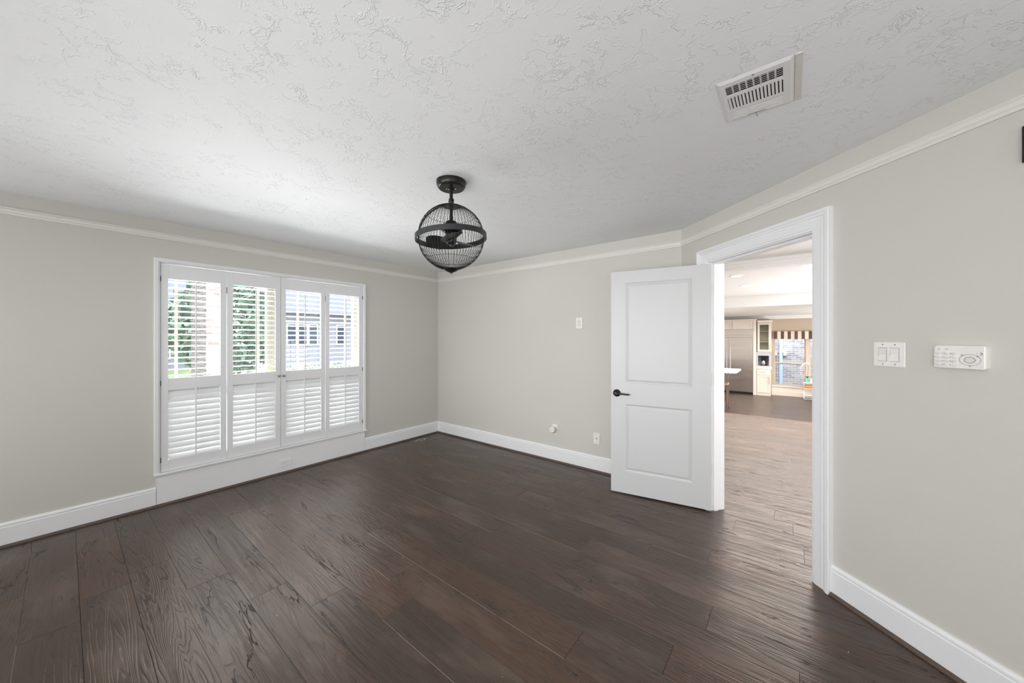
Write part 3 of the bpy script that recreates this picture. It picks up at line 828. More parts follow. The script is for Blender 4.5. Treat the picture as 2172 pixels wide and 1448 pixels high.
for z in (1.835, 1.085, .335):
    k = MB()
    kx = -.006
    k.lathe([(.0055, -.050), (.0055, .050)], n=12, P=lambda x, y, zz, z=z: LP(kx + x, -.036 + y, z + zz))
    k.lathe([(0, .050), (.0045, .052), (.0045, .055), (0, .057)], n=12, P=lambda x, y, zz, z=z: LP(kx + x, -.036 + y, z + zz))
    k.box(-.0015, .0008, -.034, -.002, z - .048, z + .048, LP)
    for b in (-.03, 0, .03):
        k.box(-.0022, -.0014, -.020, -.016, z + b - .003, z + b + .003, LP)
    k.build('hinge', 'hingew', door)
# jamb leaf of each hinge
hj = MB()
for z in (1.835, 1.085, .335): hj.box(JL - .0005, JL + .0012, -.036, -.002, z - .048, z + .048, DW.P)
struct('trim_14', hj, 'hingew')

# ------------------------------------------------------------------ ceiling register
r = empty('ceiling_vent', (4.133, -1.79, CZ), 'white three-way ceiling air vent with dark slots, above the doorway side', 'air vent')
v0x, v1x, v0y, v1y = 4.008, 4.257, -1.950, -1.634
fz = CZ - .008
f = MB()
bx0, bx1 = 4.037, 4.222; by0, by1 = -1.910, -1.662
# bevelled rim
def rimring(mb, a, b, za, zb):
    A = [(a[0], a[2], za), (a[1], a[2], za), (a[1], a[3], za), (a[0], a[3], za)]
    Bq = [(b[0], b[2], zb), (b[1], b[2], zb), (b[1], b[3], zb), (b[0], b[3], zb)]
    mb.add(A + Bq, [(0, 1, 5, 4), (1, 2, 6, 5), (2, 3, 7, 6), (3, 0, 4, 7)])
rimring(f, (v0x, v1x, v0y, v1y), (v0x + .014, v1x - .014, v0y + .014, v1y - .014), CZ - .001, fz)
rimring(f, (v0x + .014, v1x - .014, v0y + .014, v1y - .014), (bx0, bx1, by0, by1), fz, fz)
rimring(f, (bx0, bx1, by0, by1), (bx0, bx1, by0, by1), fz, CZ - .001)
for ya, yb in ((-1.849, -1.831), (-1.740, -1.722)): f.box(bx0, bx1, ya, yb, fz, fz + .003)
f.build('vent_frame', 'ventw', r)
MB().box(bx0, bx1, by0, by1, CZ - .0012, CZ - .0004).build('duct_opening', 'duct', r)
b1 = MB()
for k in range(5):
    y = -1.9035 + k * .0118
    b1.add([(bx0, y - .0025, fz), (bx1, y - .0025, fz), (bx1, y + .0048, CZ - .0035), (bx0, y + .0048, CZ - .0035), (bx0, y + .0008, fz), (bx1, y + .0008, fz), (bx1, y + .0078, CZ - .0035), (bx0, y + .0078, CZ - .0035)],
           [(0, 1, 2, 3), (4, 5, 6, 7), (0, 1, 5, 4), (2, 3, 7, 6)])
for k in range(1, 8): b1.box(bx0 + k * .0231 - .003, bx0 + k * .0231 + .003, -1.909, -1.85, CZ - .0024, CZ - .0016)
b1.build('slat_bank', 'ventw', r)
b2 = MB()
for k in range(16):
    x = bx0 + .002 + k * .01215
    xe = x + .0085
    b2.add([(x, -1.831, fz), (xe - .002, -1.831, fz - .001), (xe - .002, -1.740, fz - .001), (x, -1.740, fz), (x, -1.831, fz + .0008), (xe, -1.831, fz + .003), (xe, -1.740, fz + .003), (x, -1.740, fz + .0008)],
           [(0, 1, 2, 3), (4, 5, 6, 7), (0, 1, 5, 4), (2, 3, 7, 6), (1, 2, 6, 5), (0, 3, 7, 4)])
b2.build('slat_bank', 'ventw', r)
b3 = MB()
for k in range(5):
    y = -1.7215 + k * .0118
    b3.add([(bx0, y, fz), (bx1, y, fz), (bx1, y + .0112, fz + .0015), (bx0, y + .0112, fz + .0015), (bx0, y, fz + .004), (bx1, y, fz + .004)],
           [(0, 1, 2, 3), (0, 1, 5, 4)])
b3.build('slat_bank', 'ventw', r, recalc=False)
MB().box(v1x + .0005, v1x + .022, v0y + .004, v1y - .004, CZ - .004, CZ - .0005).build('side_tape', 'strip', r)  # narrow beige strip along one side of the vent frame
MB().tube([(4.094, -1.657, fz - .0005), (4.160, -1.657, fz - .0005)], .0012, 6).tube([(4.124, -1.657, fz - .001), (4.126, -1.648, fz - .010), (4.130, -1.640, fz - .012)], .0012, 6).build('damper_lever', 'slotg', r)
MB().lathe([(.0035, 0), (.0035, -.0015)], (4.131, -1.932, fz), 10).build('screw', 'slotg', r)
o = MB().tube([(3.62, -1.002, CZ - .003), (3.66, -1.01, CZ - .004), (3.70, -.99, CZ - .003)], .003, 5).build('ceiling_drip', 'ceil')
bpy.data.objects.remove(o)

# ------------------------------------------------------------------ caged ceiling fan
fx, fy = 2.528, -2.008
fan = empty('ceiling_fan', (fx, fy, CZ), 'black globe-shaped cage ceiling fan on a short rod', 'ceiling fan')
C = (fx, fy, 0)
SZ, SR = 2.079, .2075
MB().lathe([(.0, CZ), (.0945, CZ - .0005), (.0945, CZ - .014), (.092, CZ - .028), (.086, CZ - .040), (.078, CZ - .047), (.0, CZ - .048)], C, 48).build('canopy', 'bronze', fan)
rod = MB().lathe([(.011, 2.395), (.011, 2.15)], C, 16)
rod.lathe([(.020, 2.3935), (.020, 2.388), (.014, 2.382)], C, 20)
rod.lathe([(.013, 2.330), (.0165, 2.326), (.0165, 2.298), (.0135, 2.292)], C, 20)
for s in (-1, 1):
    rod.lathe([(.004, .010), (.004, .024)], (fx, fy, 2.316), 8, 'x'); rod.lathe([(.004, -.024), (.004, -.010)], (fx, fy, 2.316), 8, 'x')
rod.build('downrod', 'bronze', fan)
for a in (40, 220):
    MB().lathe([(.0035, -.004), (.005, -.002), (.005, 0)], (fx + .028 * math.cos(R(a)), fy + .028 * math.sin(R(a)), 2.3925), 10).build('canopy_screw', 'nickel', fan)
MB().lathe([(.0, 2.292), (.030, 2.290), (.048, 2.283), (.052, 2.276), (.0, 2.275)], C, 32).build('cage_top_cap', 'bronze', fan)
mt = MB().lathe([(.0, 2.186), (.022, 2.186), (.036, 2.178), (.041, 2.166), (.042, 2.158), (.060, 2.156), (.068, 2.148), (.069, 2.128), (.060, 2.120), (.045, 2.112), (.036, 2.100), (0, 2.100)], C, 40)
mt.build('motor_housing', 'bronze', fan)
MB().lathe([(.0, 2.104), (.034, 2.104), (.036, 2.090), (.034, 2.050), (.028, 2.038), (.014, 2.030), (.012, 2.022), (0, 2.020)], C, 32).build('hub', 'black', fan)
# blades
for k, ang in enumerate((200, 320, 80)):
    b = MB(); a = R(ang); ca, sa = math.cos(a), math.sin(a)
    rows = []
    for s_ in [i / 9 for i in range(10)]:
        rr = .034 + s_ * .145
        w = .020 + .052 * math.sin(PI * min(1, s_ * .62 + .12)) if s_ < .95 else .045
        w *= math.sqrt(max(.02, 1 - (max(0, s_ - .6) / .4) ** 2))
        tw = R(28 - 10 * s_)
        row = []
        for q in (-1, -.5, 0, .5, 1):
            oy = q * w; oz = oy * math.sin(tw) - .004 * (q * q) ; oyy = oy * math.cos(tw)
            rad = rr
            row.append((fx + ca * rad - sa * oyy, fy + sa * rad + ca * oyy, 2.062 + oz))
        rows.append(row)
    vs = [v for row in rows for v in row] + [(v[0], v[1], v[2] - .003) for row in rows for v in row]
    n = 50; fs = []
    for i in range(9):
        for j in range(4):
            p = i * 5 + j; fs.append((p, p + 1, p + 6, p + 5)); fs.append((n + p, n + p + 5, n + p + 6, n + p + 1))
        fs.append((i * 5, i * 5 + 5, n + i * 5 + 5, n + i * 5)); fs.append((i * 5 + 4, n + i * 5 + 4, n + i * 5 + 9, i * 5 + 9))
    for j in range(4): fs.append((j, n + j, n + j + 1, j + 1)); fs.append((45 + j, 45 + j + 1, n + 46 + j, n + 45 + j))
    b.add(vs, fs, True); b.build('blade', 'blade', fan)
# cage wires
cg = MB(); NW = 60
for k in range(NW):
    a = 2 * PI * k / NW; pts = []
    for j in range(19):
        th = R(13) + (PI - R(25)) * j / 18
        pts.append((fx + SR * math.sin(th) * math.cos(a), fy + SR * math.sin(th) * math.sin(a), SZ + SR * math.cos(th)))
    cg.tube(pts, .00125, 5)
for z in (.142, -.142):
    rr = math.sqrt(SR * SR - z * z) + .001
    cg.tube([(fx + rr * math.cos(2 * PI * i / 64), fy + rr * math.sin(2 * PI * i / 64), SZ + z) for i in range(64)], .0012, 5, True)
cg.build('wire_cage', 'wire', fan)
# equator band
tilt = Matrix.Translation(Vector((fx, fy, SZ))) @ Matrix.Rotation(R(-3.8), 4, Vector((-.6188, .7856, 0))) @ Matrix.Translation(Vector((-fx, -fy, -SZ)))
bd = MB(); bd.lathe([(.2275, SZ - .0165), (.2275, SZ + .0165), (.2225, SZ + .0165), (.2225, SZ - .0165), (.2275, SZ - .0165)], C, 96, cap=False)
bd.v = [tuple(tilt @ Vector(v)) for v in bd.v]
bd.build('equator_band', 'band', fan)
# vertical hoop
hp = MB(); n = 96; vs = []; fs = []
ex = Vector((.7856, .6188, 0)); ey = Vector((-.6188, .7856, 0)); cc = Vector((fx, fy, SZ))
for i in range(n):
    a = 2 * PI * i / n
    d = ex * math.cos(a) + Vector((0, 0, 1)) * math.sin(a)
    for rr, w in ((.2125, -.007), (.2125, .007), (.2095, .007), (.2095, -.007)): vs.append(cc + d * rr + ey * w)
for i in range(n):
    j = (i + 1) % n
    for k in range(4):
        l = (k + 1) % 4; fs.append((i * 4 + k, i * 4 + l, j * 4 + l, j * 4 + k))
hp.add(vs, fs, True); hp.build('vertical_hoop', 'band', fan)
MB().lathe([(.0, 1.880), (.046, 1.880), (.049, 1.874), (.040, 1.866), (.022, 1.857), (.008, 1.853), (.007, 1.847), (0, 1.845)], C, 36).build('bottom_finial', 'bronze', fan)

# ------------------------------------------------------------------ crumbs on the floor
cr = MB(); rnd = random.Random(11)
def crumb(x, y, s):
    n = 5; vs = [(x + s * math.cos(2 * PI * i / n) * rnd.uniform(.5, 1.1), y + s * math.sin(2 * PI * i / n) * rnd.uniform(.5, 1.1), .0004) for i in range(n)]
    vs += [(v[0] * .5 + x * .5, v[1] * .5 + y * .5, .0004 + s * .5) for v in vs]
    cr.add(vs, [tuple(range(n))[::-1], tuple(range(n, 2 * n))] + [(i, (i + 1) % n, n + (i + 1) % n, n + i) for i in range(n)])
for _ in range(26): crumb(.16 + rnd.gauss(0, .035), -.42 + rnd.gauss(0, .05), rnd.uniform(.003, .010))
for _ in range(60):
    x = rnd.uniform(.1, 4.6); y = rnd.uniform(-2.9, -.15)
    if x + y * .9 < 3.3: crumb(x, y, rnd.uniform(.0012, .0035))
for x, y in ((.10, -.22), (.09, -.30), (.25, -.33), (.55, -1.1), (.62, -1.02), (.92, -.75), (1.5, -.22), (1.55, -.18)): crumb(x, y, .006)
o = cr.build('plaster_crumbs', 'crumb'); tag(o, 'pale plaster crumbs scattered over the dark plank floor', 'crumbs', kind='stuff')

# ------------------------------------------------------------------ recessed lights beyond the doorway
for x, y, lb in ((3.56, 3.178, 'round recessed ceiling light beyond the doorway, the nearer of two'), (3.567, 4.552, 'round recessed ceiling light beyond the doorway, the further of two')):
    t = empty('recessed_light', (x, y, CZ), lb, 'ceiling light', 'recessed lights beyond the doorway')
    MB().lathe([(.095, CZ - .0003), (.095, CZ - .004), (.078, CZ - .006), (.078, CZ - .0003)], (x, y, 0), 32, cap=False).build('trim_ring', 'ceilw', t)
    MB().lathe([(0, CZ - .003), (.078, CZ - .003), (.078, CZ - .0015), (0, CZ - .0015)], (x, y, 0), 32).build('lens', 'lamp', t)

# ------------------------------------------------------------------ kitchen: refrigerator and cabinets
KF = 11.10   # plane of the cabinet fronts
fl = -.50
fr = empty('refrigerator', (2.63, KF + .3, fl), 'stainless steel built-in refrigerator in the far kitchen', 'refrigerator')
MB().box(2.02, 3.238, KF + .03, KF + .60, fl + .001, 1.738).build('body', 'steel', fr)
MB().box(2.03, 3.232, KF + .012, KF + .03, fl + .001, fl + .07).build('toe_grille', 'black', fr)
for a, b, hx_ in ((2.024, 2.508, 2.460), (2.516, 3.234, 2.572)):
    d = MB().box(a, b, KF, KF + .029, fl + .075, 1.455, bev=.004).build('door', 'steel', fr)
    hd = MB().tube([(hx_, KF - .045, .16), (hx_, KF - .045, 1.19)], .011, 10)
    for z in (.20, 1.15): hd.tube([(hx_, KF + .002, z), (hx_, KF - .045, z)], .007, 8)
    hd.build('door_handle', 'nickel', d)
MB().box(2.024, 3.234, KF + .002, KF + .029, 1.465, 1.530, bev=.003).build('control_strip', 'steel', fr)
g = MB().box(2.024, 3.234, KF + .010, KF + .029, 1.536, 1.735)
for k in range(7): g.box(2.04, 3.17, KF + .004, KF + .010, 1.548 + k * .026, 1.560 + k * .026)
g.build('top_grille', 'steel', fr)
def shaker(root, x0, x1, z0, z1, y=KF, rail=.055, name='door', glass=False):
    d = MB()
    d.box(x0, x0 + rail, y - .020, y - .001, z0, z1); d.box(x1 - rail, x1, y - .020, y - .001, z0, z1)
    d.box(x0 + rail, x1 - rail, y - .020, y - .001, z0, z0 + rail); d.box(x0 + rail, x1 - rail, y - .020, y - .001, z1 - rail, z1)
    if not glass: d.box(x0 + rail, x1 - rail, y - .010, y - .001, z0 + rail, z1 - rail)
    return d.build(name, 'cab', root)
sc_ = empty('refrigerator_surround', (2.6, KF + .3, fl), 'cream painted cabinet framing the steel refrigerator', 'cabinet')
b = MB().box(3.246, 3.336, KF - .02, KF + .60, fl + .001, 2.05).box(1.95, 2.012, KF - .02, KF + .60, fl + .001, 2.05).box(2.012, 3.246, KF + .0, KF + .60, 1.745, 2.05)
b.build('cabinet_body', 'cab', sc_)
shaker(sc_, 2.03, 2.62, 1.765, 2.035); shaker(sc_, 2.64, 3.23, 1.765, 2.035)
cw = MB()
for k, (o_, z0, z1) in enumerate(((.012, 2.04, 2.055), (.028, 2.055, 2.075), (.045, 2.075, 2.092))):
    cw.box(1.94, 3.336 + o_ * .5, KF - .022 - o_, KF + .2, z0, z1)
cw.build('crown', 'cab', sc_)
# narrow tower: wall cabinet with glass door, niche with coffee maker, base cabinet
up = empty('wall_cabinet', (3.55, KF + .17, .97), 'narrow cream wall cabinet with a glass door, right of the refrigerator', 'cabinet')
b = MB()
x0, x1 = 3.362, 3.742
b.box(x0, x0 + .018, KF, KY - .002, .972, 2.03); b.box(x1 - .018, x1, KF, KY - .002, .972, 2.03)
b.box(x0 + .018, x1 - .018, KF, KY - .002, .972, .990); b.box(x0 + .018, x1 - .018, KF, KY - .002, 2.012, 2.03)
b.build('cabinet_body', 'cab', up)
MB().box(x0 + .018, x1 - .018, KY - .012, KY - .003, .990, 2.012).build('back_panel', 'cabin', up)
for z in (1.309, 1.674): MB().box(x0 + .019, x1 - .019, KF + .02, KY - .013, z - .008, z + .008).build('shelf', 'cab', up)
d = shaker(up, 3.366, 3.738, .985, 1.955, rail=.062, glass=True)
MB().box(3.428, 3.676, KF - .012, KF - .009, 1.047, 1.893).build('glass', 'glass', d)
MB().tube([(3.705, KF - .045, 1.06), (3.705, KF - .045, 1.22)], .005, 8).build('handle', 'nickel', d)
cw = MB()
for o_, z0, z1 in ((.010, 1.965, 1.99), (.026, 1.99, 2.02), (.045, 2.02, 2.045)):
    cw.box(x0 - .0 , x1 + o_, KF - o_ - .001, KY - .003, z0, z1)
cw.build('crown', 'cab', up)
ni = empty('appliance_niche', (3.54, KF + .17, .47), 'pale grey open cabinet niche between the glass cabinet and the base cabinet', 'cabinet')
for xa, xb, ya, yb, za, zb, nm in ((3.342, 3.380, -.012, .347, .470, .968, 'side_panel'), (3.682, 3.744, -.012, .347, .470, .968, 'side_panel'),
                                  (3.380, 3.682, -.012, .347, .845, .968, 'top_panel'), (3.380, 3.682, .30, .347, .470, .845, 'back_panel'), (3.380, 3.682, -.012, .30, .470, .505, 'bottom_shelf')):
    MB().box(xa, xb, KF + ya, KF + yb, za, zb).build(nm, 'niche', ni)
cm = empty('coffee_maker', (3.53, KF + .12, .505), 'black coffee maker standing in the grey cabinet niche', 'coffee maker')
MB().box(3.445, 3.625, KF + .03, KF + .25, .505, .530, bev=.004).build('base', 'black', cm)
MB().box(3.465, 3.60, KF + .16, KF + .25, .530, .80, bev=.004).build('column', 'black', cm)
MB().box(3.410, 3.650, KF + .03, KF + .25, .808, .838, bev=.006).build('brew_head', 'black', cm)
MB().lathe([(.048, .531), (.056, .545), (.060, .60), (.054, .65), (.040, .675), (0, .676)], (3.530, KF + .085, 0), 24).build('carafe', 'carafe', cm)
MB().tube([(3.59, KF + .08, .66), (3.625, KF + .07, .655), (3.63, KF + .07, .60), (3.59, KF + .08, .56)], .008, 8).build('carafe_handle', 'black', cm)
MB().lathe([(.042, .676), (.042, .69), (.02, .70), (0, .70)], (3.53, KF + .085, 0), 20).build('carafe_lid', 'black', cm)
bc = empty('base_cabinet', (3.53, KF + .17, fl), 'narrow cream base cabinet with one drawer and one door under the coffee niche', 'cabinet')
MB().box(3.342, 3.728, KF, KY - .003, fl + .001, .395).build('cabinet_body', 'cab', bc)
d = shaker(bc, 3.350, 3.722, -.405, .185); MB().tube([(3.690, KF - .045, -.10), (3.690, KF - .045, .15)], .006, 8).build('handle', 'nickel', d)
d = MB().box(3.350, 3.722, KF - .020, KF - .001, .200, .385).build('drawer', 'cab', bc)
MB().tube([(3.437, KF - .045, .290), (3.595, KF - .045, .290)], .005, 8).build('handle', 'nickel', d)
o = MB().box(3.340, 3.760, KF - .035, KY - .003, .397, .468, bev=.004).build('countertop', 'stone'); tag(o, 'short pale countertop on the narrow base cabinet', 'countertop')

# kitchen windows
def kwin(n, a, b):
    w = empty('window_%d' % n, ((a + b) / 2, KY, -.155)); w['kind'] = 'structure'
    f = MB(); P = lambda t, d, z: (t, KY + .05 + d, z)
    sash(f, a, b, .560, 1.62, .03, -.02, .02, P); sash(f, a, b, -.155, .622, .038, -.045, -.005, P)
    for t in (a + .095, b - .095): f.box(t - .006, t + .006, -.003, .003, .6, 1.6, P); f.box(t - .006, t + .006, -.03, -.024, -.12, .6, P)
    f.box(a, b, -.03, -.024, -.052, -.040, P); f.box(a, b, -.003, .003, 1.50, 1.512, P)
    f.build('window_frame', 'vinyl2', w)
    MB().box(a + .03, b - .03, KY + .052, KY + .055, .61, 1.60).build('glass', 'glass', w)
    MB().box(a + .03, b - .03, KY + .022, KY + .025, -.12, .60).build('glass', 'glass', w)
    return w
kwin(2, KW0, KW1); kwin(3, KM1, KW3)
struct('trim_15', MB().box(KM0, KM1, KY - .012, KY - .0, -.155, 1.62), 'vinyl2')
struct('trim_16', MB().box(3.745, 7.6, KY - .05, KY - .001, -.205, -.160).box(3.745, 7.6, KY - .016, KY - .001, -.499, -.205).box(3.745, 7.6, KY - .022, KY - .001, -.38, -.36), 'cab')
# striped valance with soft folds
v = MB(); pts = []
n = 60; xa, xb = 3.816, 5.60
fr_l = [(xa + (xb - xa) * i / n, KY - .075 - .004 * math.sin(i * .8)) for i in range(n + 1)]
vs = [(x, y, 1.664) for x, y in fr_l] + [(x, y - .006, 1.411) for x, y in fr_l] + [(x, y + .012, 1.664) for x, y in fr_l] + [(x, y + .006, 1.411) for x, y in fr_l]
m = n + 1; fs = []
for i in range(n):
    fs += [(i, i + 1, m + i + 1, m + i), (2 * m + i, 3 * m + i, 3 * m + i + 1, 2 * m + i + 1), (i, 2 * m + i, 2 * m + i + 1, i + 1), (m + i, m + i + 1, 3 * m + i + 1, 3 * m + i)]
fs += [(0, m, 3 * m, 2 * m), (n, 2 * m + n, 3 * m + n, m + n)]
v.add([(x - 3.816, y, z) for x, y, z in vs], fs)
v.box(0, .01, KY - .07, KY - .001, 1.42, 1.66); v.box(1.774, 1.784, KY - .07, KY - .001, 1.42, 1.66); v.box(0.01, 1.774, KY - .064, KY - .001, 1.65, 1.66)
o = v.build('valance', 'stripe'); o.location.x = 3.816
tag(o, 'brown and cream striped valance over the kitchen window', 'valance')

# bar table and stool (left edge of the doorway view)
tb = empty('bar_table', (2.5, 7.77, fl), 'pale bar-height table reaching past the left edge of the doorway', 'table')
MB().box(1.80, 3.15, 7.20, 8.33, .520, .570, bev=.006).build('tabletop', 'stone', tb)
MB().box(1.9, 2.55, 7.35, 8.2, .45, .519).build('table_apron', 'cab', tb)
for x in (1.92, 2.50):
    for y in (7.37, 8.13): MB().box(x, x + .06, y, y + .06, fl + .001, .45).build('leg', 'wood_leg', tb)
st = empty('bar_stool', (2.73, 7.86, fl), 'bar stool with a tan seat and wooden legs under the bar table', 'stool')
MB().box(2.56, 2.90, 7.68, 8.04, .14, .20, bev=.018).build('seat', 'linen', st)
for sx in (-1, 1):
    for sy in (-1, 1):
        cx_, cy_ = 2.73 + sx * .145, 7.86 + sy * .145
        MB().tube([(cx_, cy_, .139), (cx_ + sx * .012, cy_ + sy * .012, fl + .001)], [.019, .014], 8).build('leg', 'wood_leg', st)
MB().tube([(2.58, 7.71, -.28), (2.88, 7.71, -.28), (2.88, 8.01, -.28), (2.58, 8.01, -.28)], .009, 6, True).build('footrest', 'wood_leg', st)

# white folding cart with things on it
ct = empty('rolling_cart', (4.9, 11.15, fl), 'white metal folding cart in front of the kitchen window', 'cart')
fm = MB()
for x in (4.585, 5.20):
    for s_ in (-1, 1):
        fm.tube([(x, 11.15 - s_ * .13, fl + .008), (x, 11.15, -.25), (x, 11.15 + s_ * .13, .018)], .008, 8)
for y in (11.02, 11.28):
    for z in (-.49, .012): fm.tube([(4.585, y, z), (5.20, y, z)], .007, 8)
fm.build('cart_frame', 'white_metal', ct)
MB().box(4.585, 5.20, 11.01, 11.29, .020, .032).build('shelf', 'white_metal', ct)
MB().box(4.595, 5.19, 11.04, 11.26, -.175, -.160).build('shelf', 'white_metal', ct)
MB().box(4.595, 5.19, 11.04, 11.26, -.385, -.365).build('shelf', 'white_metal', ct)
o = MB().box(4.62, 4.90, 11.06, 11.23, -.159, -.120).build('book', 'rust'); tag(o, 'rust coloured book lying on the cart middle shelf, under the orange one', 'book', 'books on the cart')
o = MB().box(4.62, 4.92, 11.06, 11.24, -.119, -.060).build('book', 'orange'); tag(o, 'thick orange book lying on top of the rust book', 'book', 'books on the cart')
o = MB().box(4.735, 4.90, 11.06, 11.24, .033, .150).build('storage_box', 'cream'); tag(o, 'cream box on the cart right of the teal planter', 'box')
po = empty('potted_orchid', (4.675, 11.13, .033), 'white orchid with drooping blooms in a square teal planter', 'plant')
MB().box(4.628, 4.722, 11.08, 11.18, .033, .165, bev=.006).build('planter', 'teal', po)
sm = MB().tube([(4.68, 11.13, .16), (4.69, 11.13, .35), (4.70, 11.13, .52), (4.68, 11.125, .61), (4.62, 11.12, .635), (4.56, 11.115, .60), (4.51, 11.11, .53), (4.495, 11.11, .44)], .0035, 6)
sm.build('stem', 'leaf', po)
lf = MB()
for a, L in ((20, .10), (150, .09), (250, .08), (320, .085)):
    ca, sa = math.cos(R(a)), math.sin(R(a)); P0 = Vector((4.675, 11.13, .16)); pts = []
    for i in range(6):
        s_ = i / 5; w = .022 * math.sin(PI * (s_ * .85 + .1)); c0 = P0 + Vector((ca * L * s_, sa * L * s_ * .6, .06 * math.sin(s_ * 2.4)))
        pts += [c0 + Vector((-sa * w, ca * w, .0)), c0 + Vector((sa * w, -ca * w, 0)), c0 + Vector((0, 0, -.004))]
    lf.add(pts, [(3 * i, 3 * i + 1, 3 * i + 4, 3 * i + 3) for i in range(5)] + [(3 * i, 3 * i + 3, 3 * i + 5, 3 * i + 2) for i in range(5)] + [(3 * i + 1, 3 * i + 2, 3 * i + 5, 3 * i + 4) for i in range(5)], True)
lf.build('leaves', 'leaf', po)
for i, (x, z) in enumerate(((4.70, .625), (4.66, .655), (4.62, .63), (4.575, .60), (4.54, .57), (4.515, .52), (4.505, .46), (4.505, .40), (4.512, .34), (4.518, .29))):
    b = MB()
    for k in range(5):
        a = 2 * PI * k / 5 + i; s_ = .024 - i * .0012
        b.lathe([(0, -.003), (s_ * .6, -.001), (s_ * .6, .001), (0, .003)], n=8, sy=.8,
                P=lambda px, py, pz, a=a, s_=s_, x=x, z=z: (x + math.cos(a) * s_ * .6 + px, 11.105 + pz, z + math.sin(a) * s_ * .6 + py))
    b.build('bloom', 'petal', po)

# ------------------------------------------------------------------ outdoors beyond the kitchen window
by = KY + 2.0
o = MB().box(1.5, 8.5, by, by + .25, -.9, 3.6).build('brick_house_wall', 'brick2'); o['kind'] = 'structure'
o.name = 'neighbour_wall'
MB_ = MB().box(1.0, 9.0, KY + .15, by + 2.0, -1.0, -.62); o = MB_.build('side_yard', 'grass'); o['kind'] = 'structure'
o = MB().box(3.92, 4.02, by - .09, by - .002, -.6, 3.4).build('downspout', 'pipe'); tag(o, 'pale downspout on the brick wall outside the kitchen window', 'downspout')
o = MB().box(3.755, 3.845, by - .08, by - .002, .775, .93, bev=.006).build('utility_box', 'box'); tag(o, 'cream utility box left of the downspout outside the kitchen window', 'utility box', 'utility boxes on the brick wall')
o = MB().box(4.035, 4.140, by - .08, by - .002, .775, .93, bev=.006).build('utility_box', 'box'); tag(o, 'cream utility box right of the downspout outside the kitchen window', 'utility box', 'utility boxes on the brick wall')

# ------------------------------------------------------------------ outdoors beyond the shutters
GZ = -.35
o = MB().box(-60, -.27, -40, 45, GZ - .2, GZ).build('front_lawn', 'grass'); o['kind'] = 'structure'
o = MB().prism([(-30, 1.5), (-3.0, -.9), (-3.0, 3.2), (-30, 16)], GZ + .001, GZ + .02).build('driveway', 'concrete'); o['kind'] = 'structure'
o = MB().prism([(-30, -9), (-6.0, -5), (-6.0, -3.6), (-30, -3.2)], GZ + .001, GZ + .02).build('street', 'concrete'); o['kind'] = 'structure'
o = MB().box(-4.6, -.27, -6, 3, GZ + .021, GZ + .10).build('porch_slab', 'concrete'); o['kind'] = 'structure'
pc = empty('brick_pier', (-6.7, -1.44, GZ), 'tall brick pier seen through the left shutter panels', 'column')
MB().box(-7.5, -6.0, -1.587, -1.28, GZ + .001, 3.4).build('brick_shaft', 'brick', pc)
def house(label, x, y0, y1, h, ridge, wins):
    t = empty('neighbour_house', (x - 3, (y0 + y1) / 2, GZ), label, 'house', 'houses across the street')
    MB().box(x - 6, x, y0, y1, GZ + .001, h).build('walls', 'siding', t)
    rf = MB(); e = .5
    vs = [(x + e, y0 - e, h), (x + e, y1 + e, h), (x - 6 - e, y1 + e, h), (x - 6 - e, y0 - e, h), (x - 3, y0 + 1.2, ridge), (x - 3, y1 - 1.2, ridge)]
    rf.add(vs, [(0, 1, 5, 4), (1, 2, 5), (2, 3, 4, 5), (3, 0, 4), (3, 2, 1, 0)]); rf.build('roof', 'roof', t)
    for ya, yb, za, zb in wins:
        f = MB().box(x, x + .05, ya - .08, yb + .08, za - .08, zb + .08).build('window_frame', 'vinyl', t)
        MB().box(x + .05, x + .06, ya, yb, za, zb).build('window_pane', 'darkglass', f)
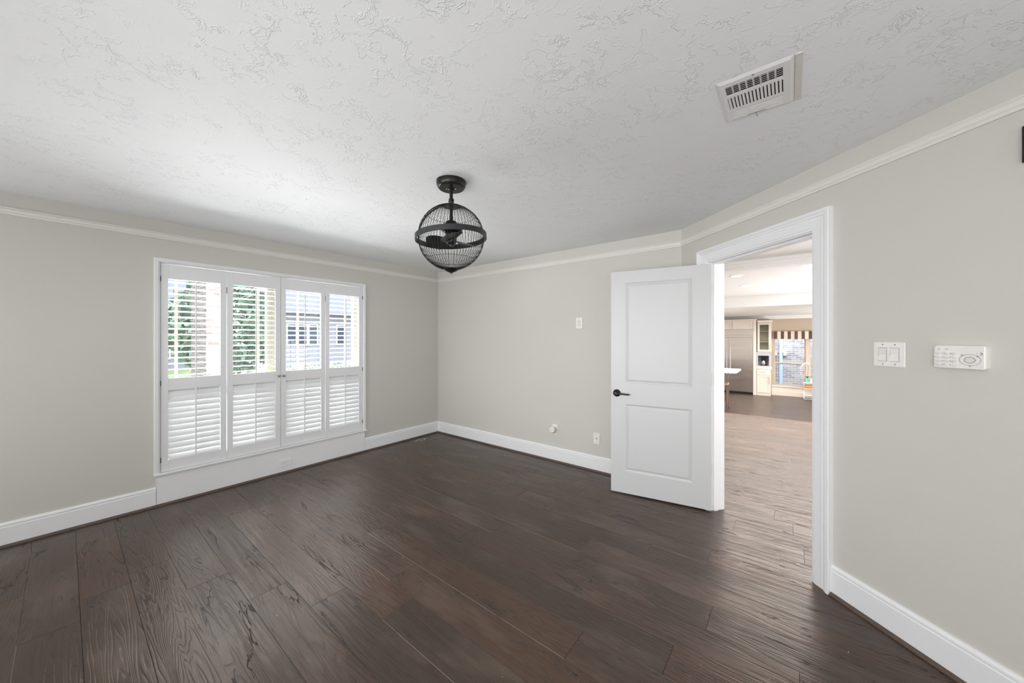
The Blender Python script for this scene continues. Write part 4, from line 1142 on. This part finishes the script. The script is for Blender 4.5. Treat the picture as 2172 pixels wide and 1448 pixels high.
house('pale grey neighbour house with four front windows, seen through the right shutters', -23, 5.2, 13.5, 3.3, 6.0,
      [(6.0, 6.5, 1.0, 2.4), (6.7, 7.2, 1.0, 2.4), (7.4, 7.9, 1.0, 2.4), (9.4, 10.0, 1.0, 2.4)])
house('pale grey neighbour house seen through the leftmost shutter panel', -24, -3.5, 2.2, 3.1, 5.6, [(-.4, .2, .3, 2.0), (.8, 1.6, .3, 2.0)])
def tree(name, label, x, y, zc, rx, rz, mat, n, seed, cat='tree'):
    rn = random.Random(seed); t = empty(name, (x, y, GZ), label, cat)
    if zc - rz > GZ + .2:
        MB().tube([(x, y, GZ + .001), (x + .05, y, (GZ + zc) / 2), (x, y + .05, zc)], [.16, .12, .06], 8).build('trunk', 'bark', t)
    c = MB(); vs = []; fs = []
    for _ in range(n):
        a = rn.uniform(0, 2 * PI); u = rn.uniform(-1, 1); q = rn.uniform(.45, 1) ** .5; rr = math.sqrt(1 - u * u)
        p = Vector((x + rx * q * rr * math.cos(a), y + rx * q * rr * math.sin(a), zc + rz * q * u))
        if p.z < GZ + .03: p.z = GZ + .03 + rn.random() * .1
        s_ = rx * rn.uniform(.05, .11); d1_ = Vector((rn.gauss(0, 1), rn.gauss(0, 1), rn.gauss(0, 1))).normalized(); d2 = d1_.orthogonal().normalized()
        o_ = len(vs); vs += [p + d1_ * s_, p + d2 * s_ * .5, p - d1_ * s_, p - d2 * s_ * .5]; fs.append((o_, o_ + 1, o_ + 2, o_ + 3))
    c.add(vs, fs); c.build('crown', mat, t, recalc=False)
tree('leafy_tree', 'green leafy tree seen through the second shutter panel', -14.0, .6, 1.9, 1.9, 2.1, 'foliage', 2600, 3)
tree('leafy_tree', 'green tree beside the brick pier, seen through the leftmost shutter panel', -17.5, -3.2, 3.6, 1.9, 1.7, 'foliage', 2200, 4)
tree('flowering_shrub', 'pale shrub seen through the rightmost shutter panel', -5.2, 3.35, .75, .75, 1.0, 'foliage2', 1600, 5, 'shrub')
for k in range(4):
    tree('hedge_shrub', 'low green hedge shrub along the driveway, number %s from the left' % ('one', 'two', 'three', 'four')[k], -13 + k * .1, 2.4 + k * 1.15, -.05, .55, .35, 'foliage', 500, 20 + k, 'shrub')
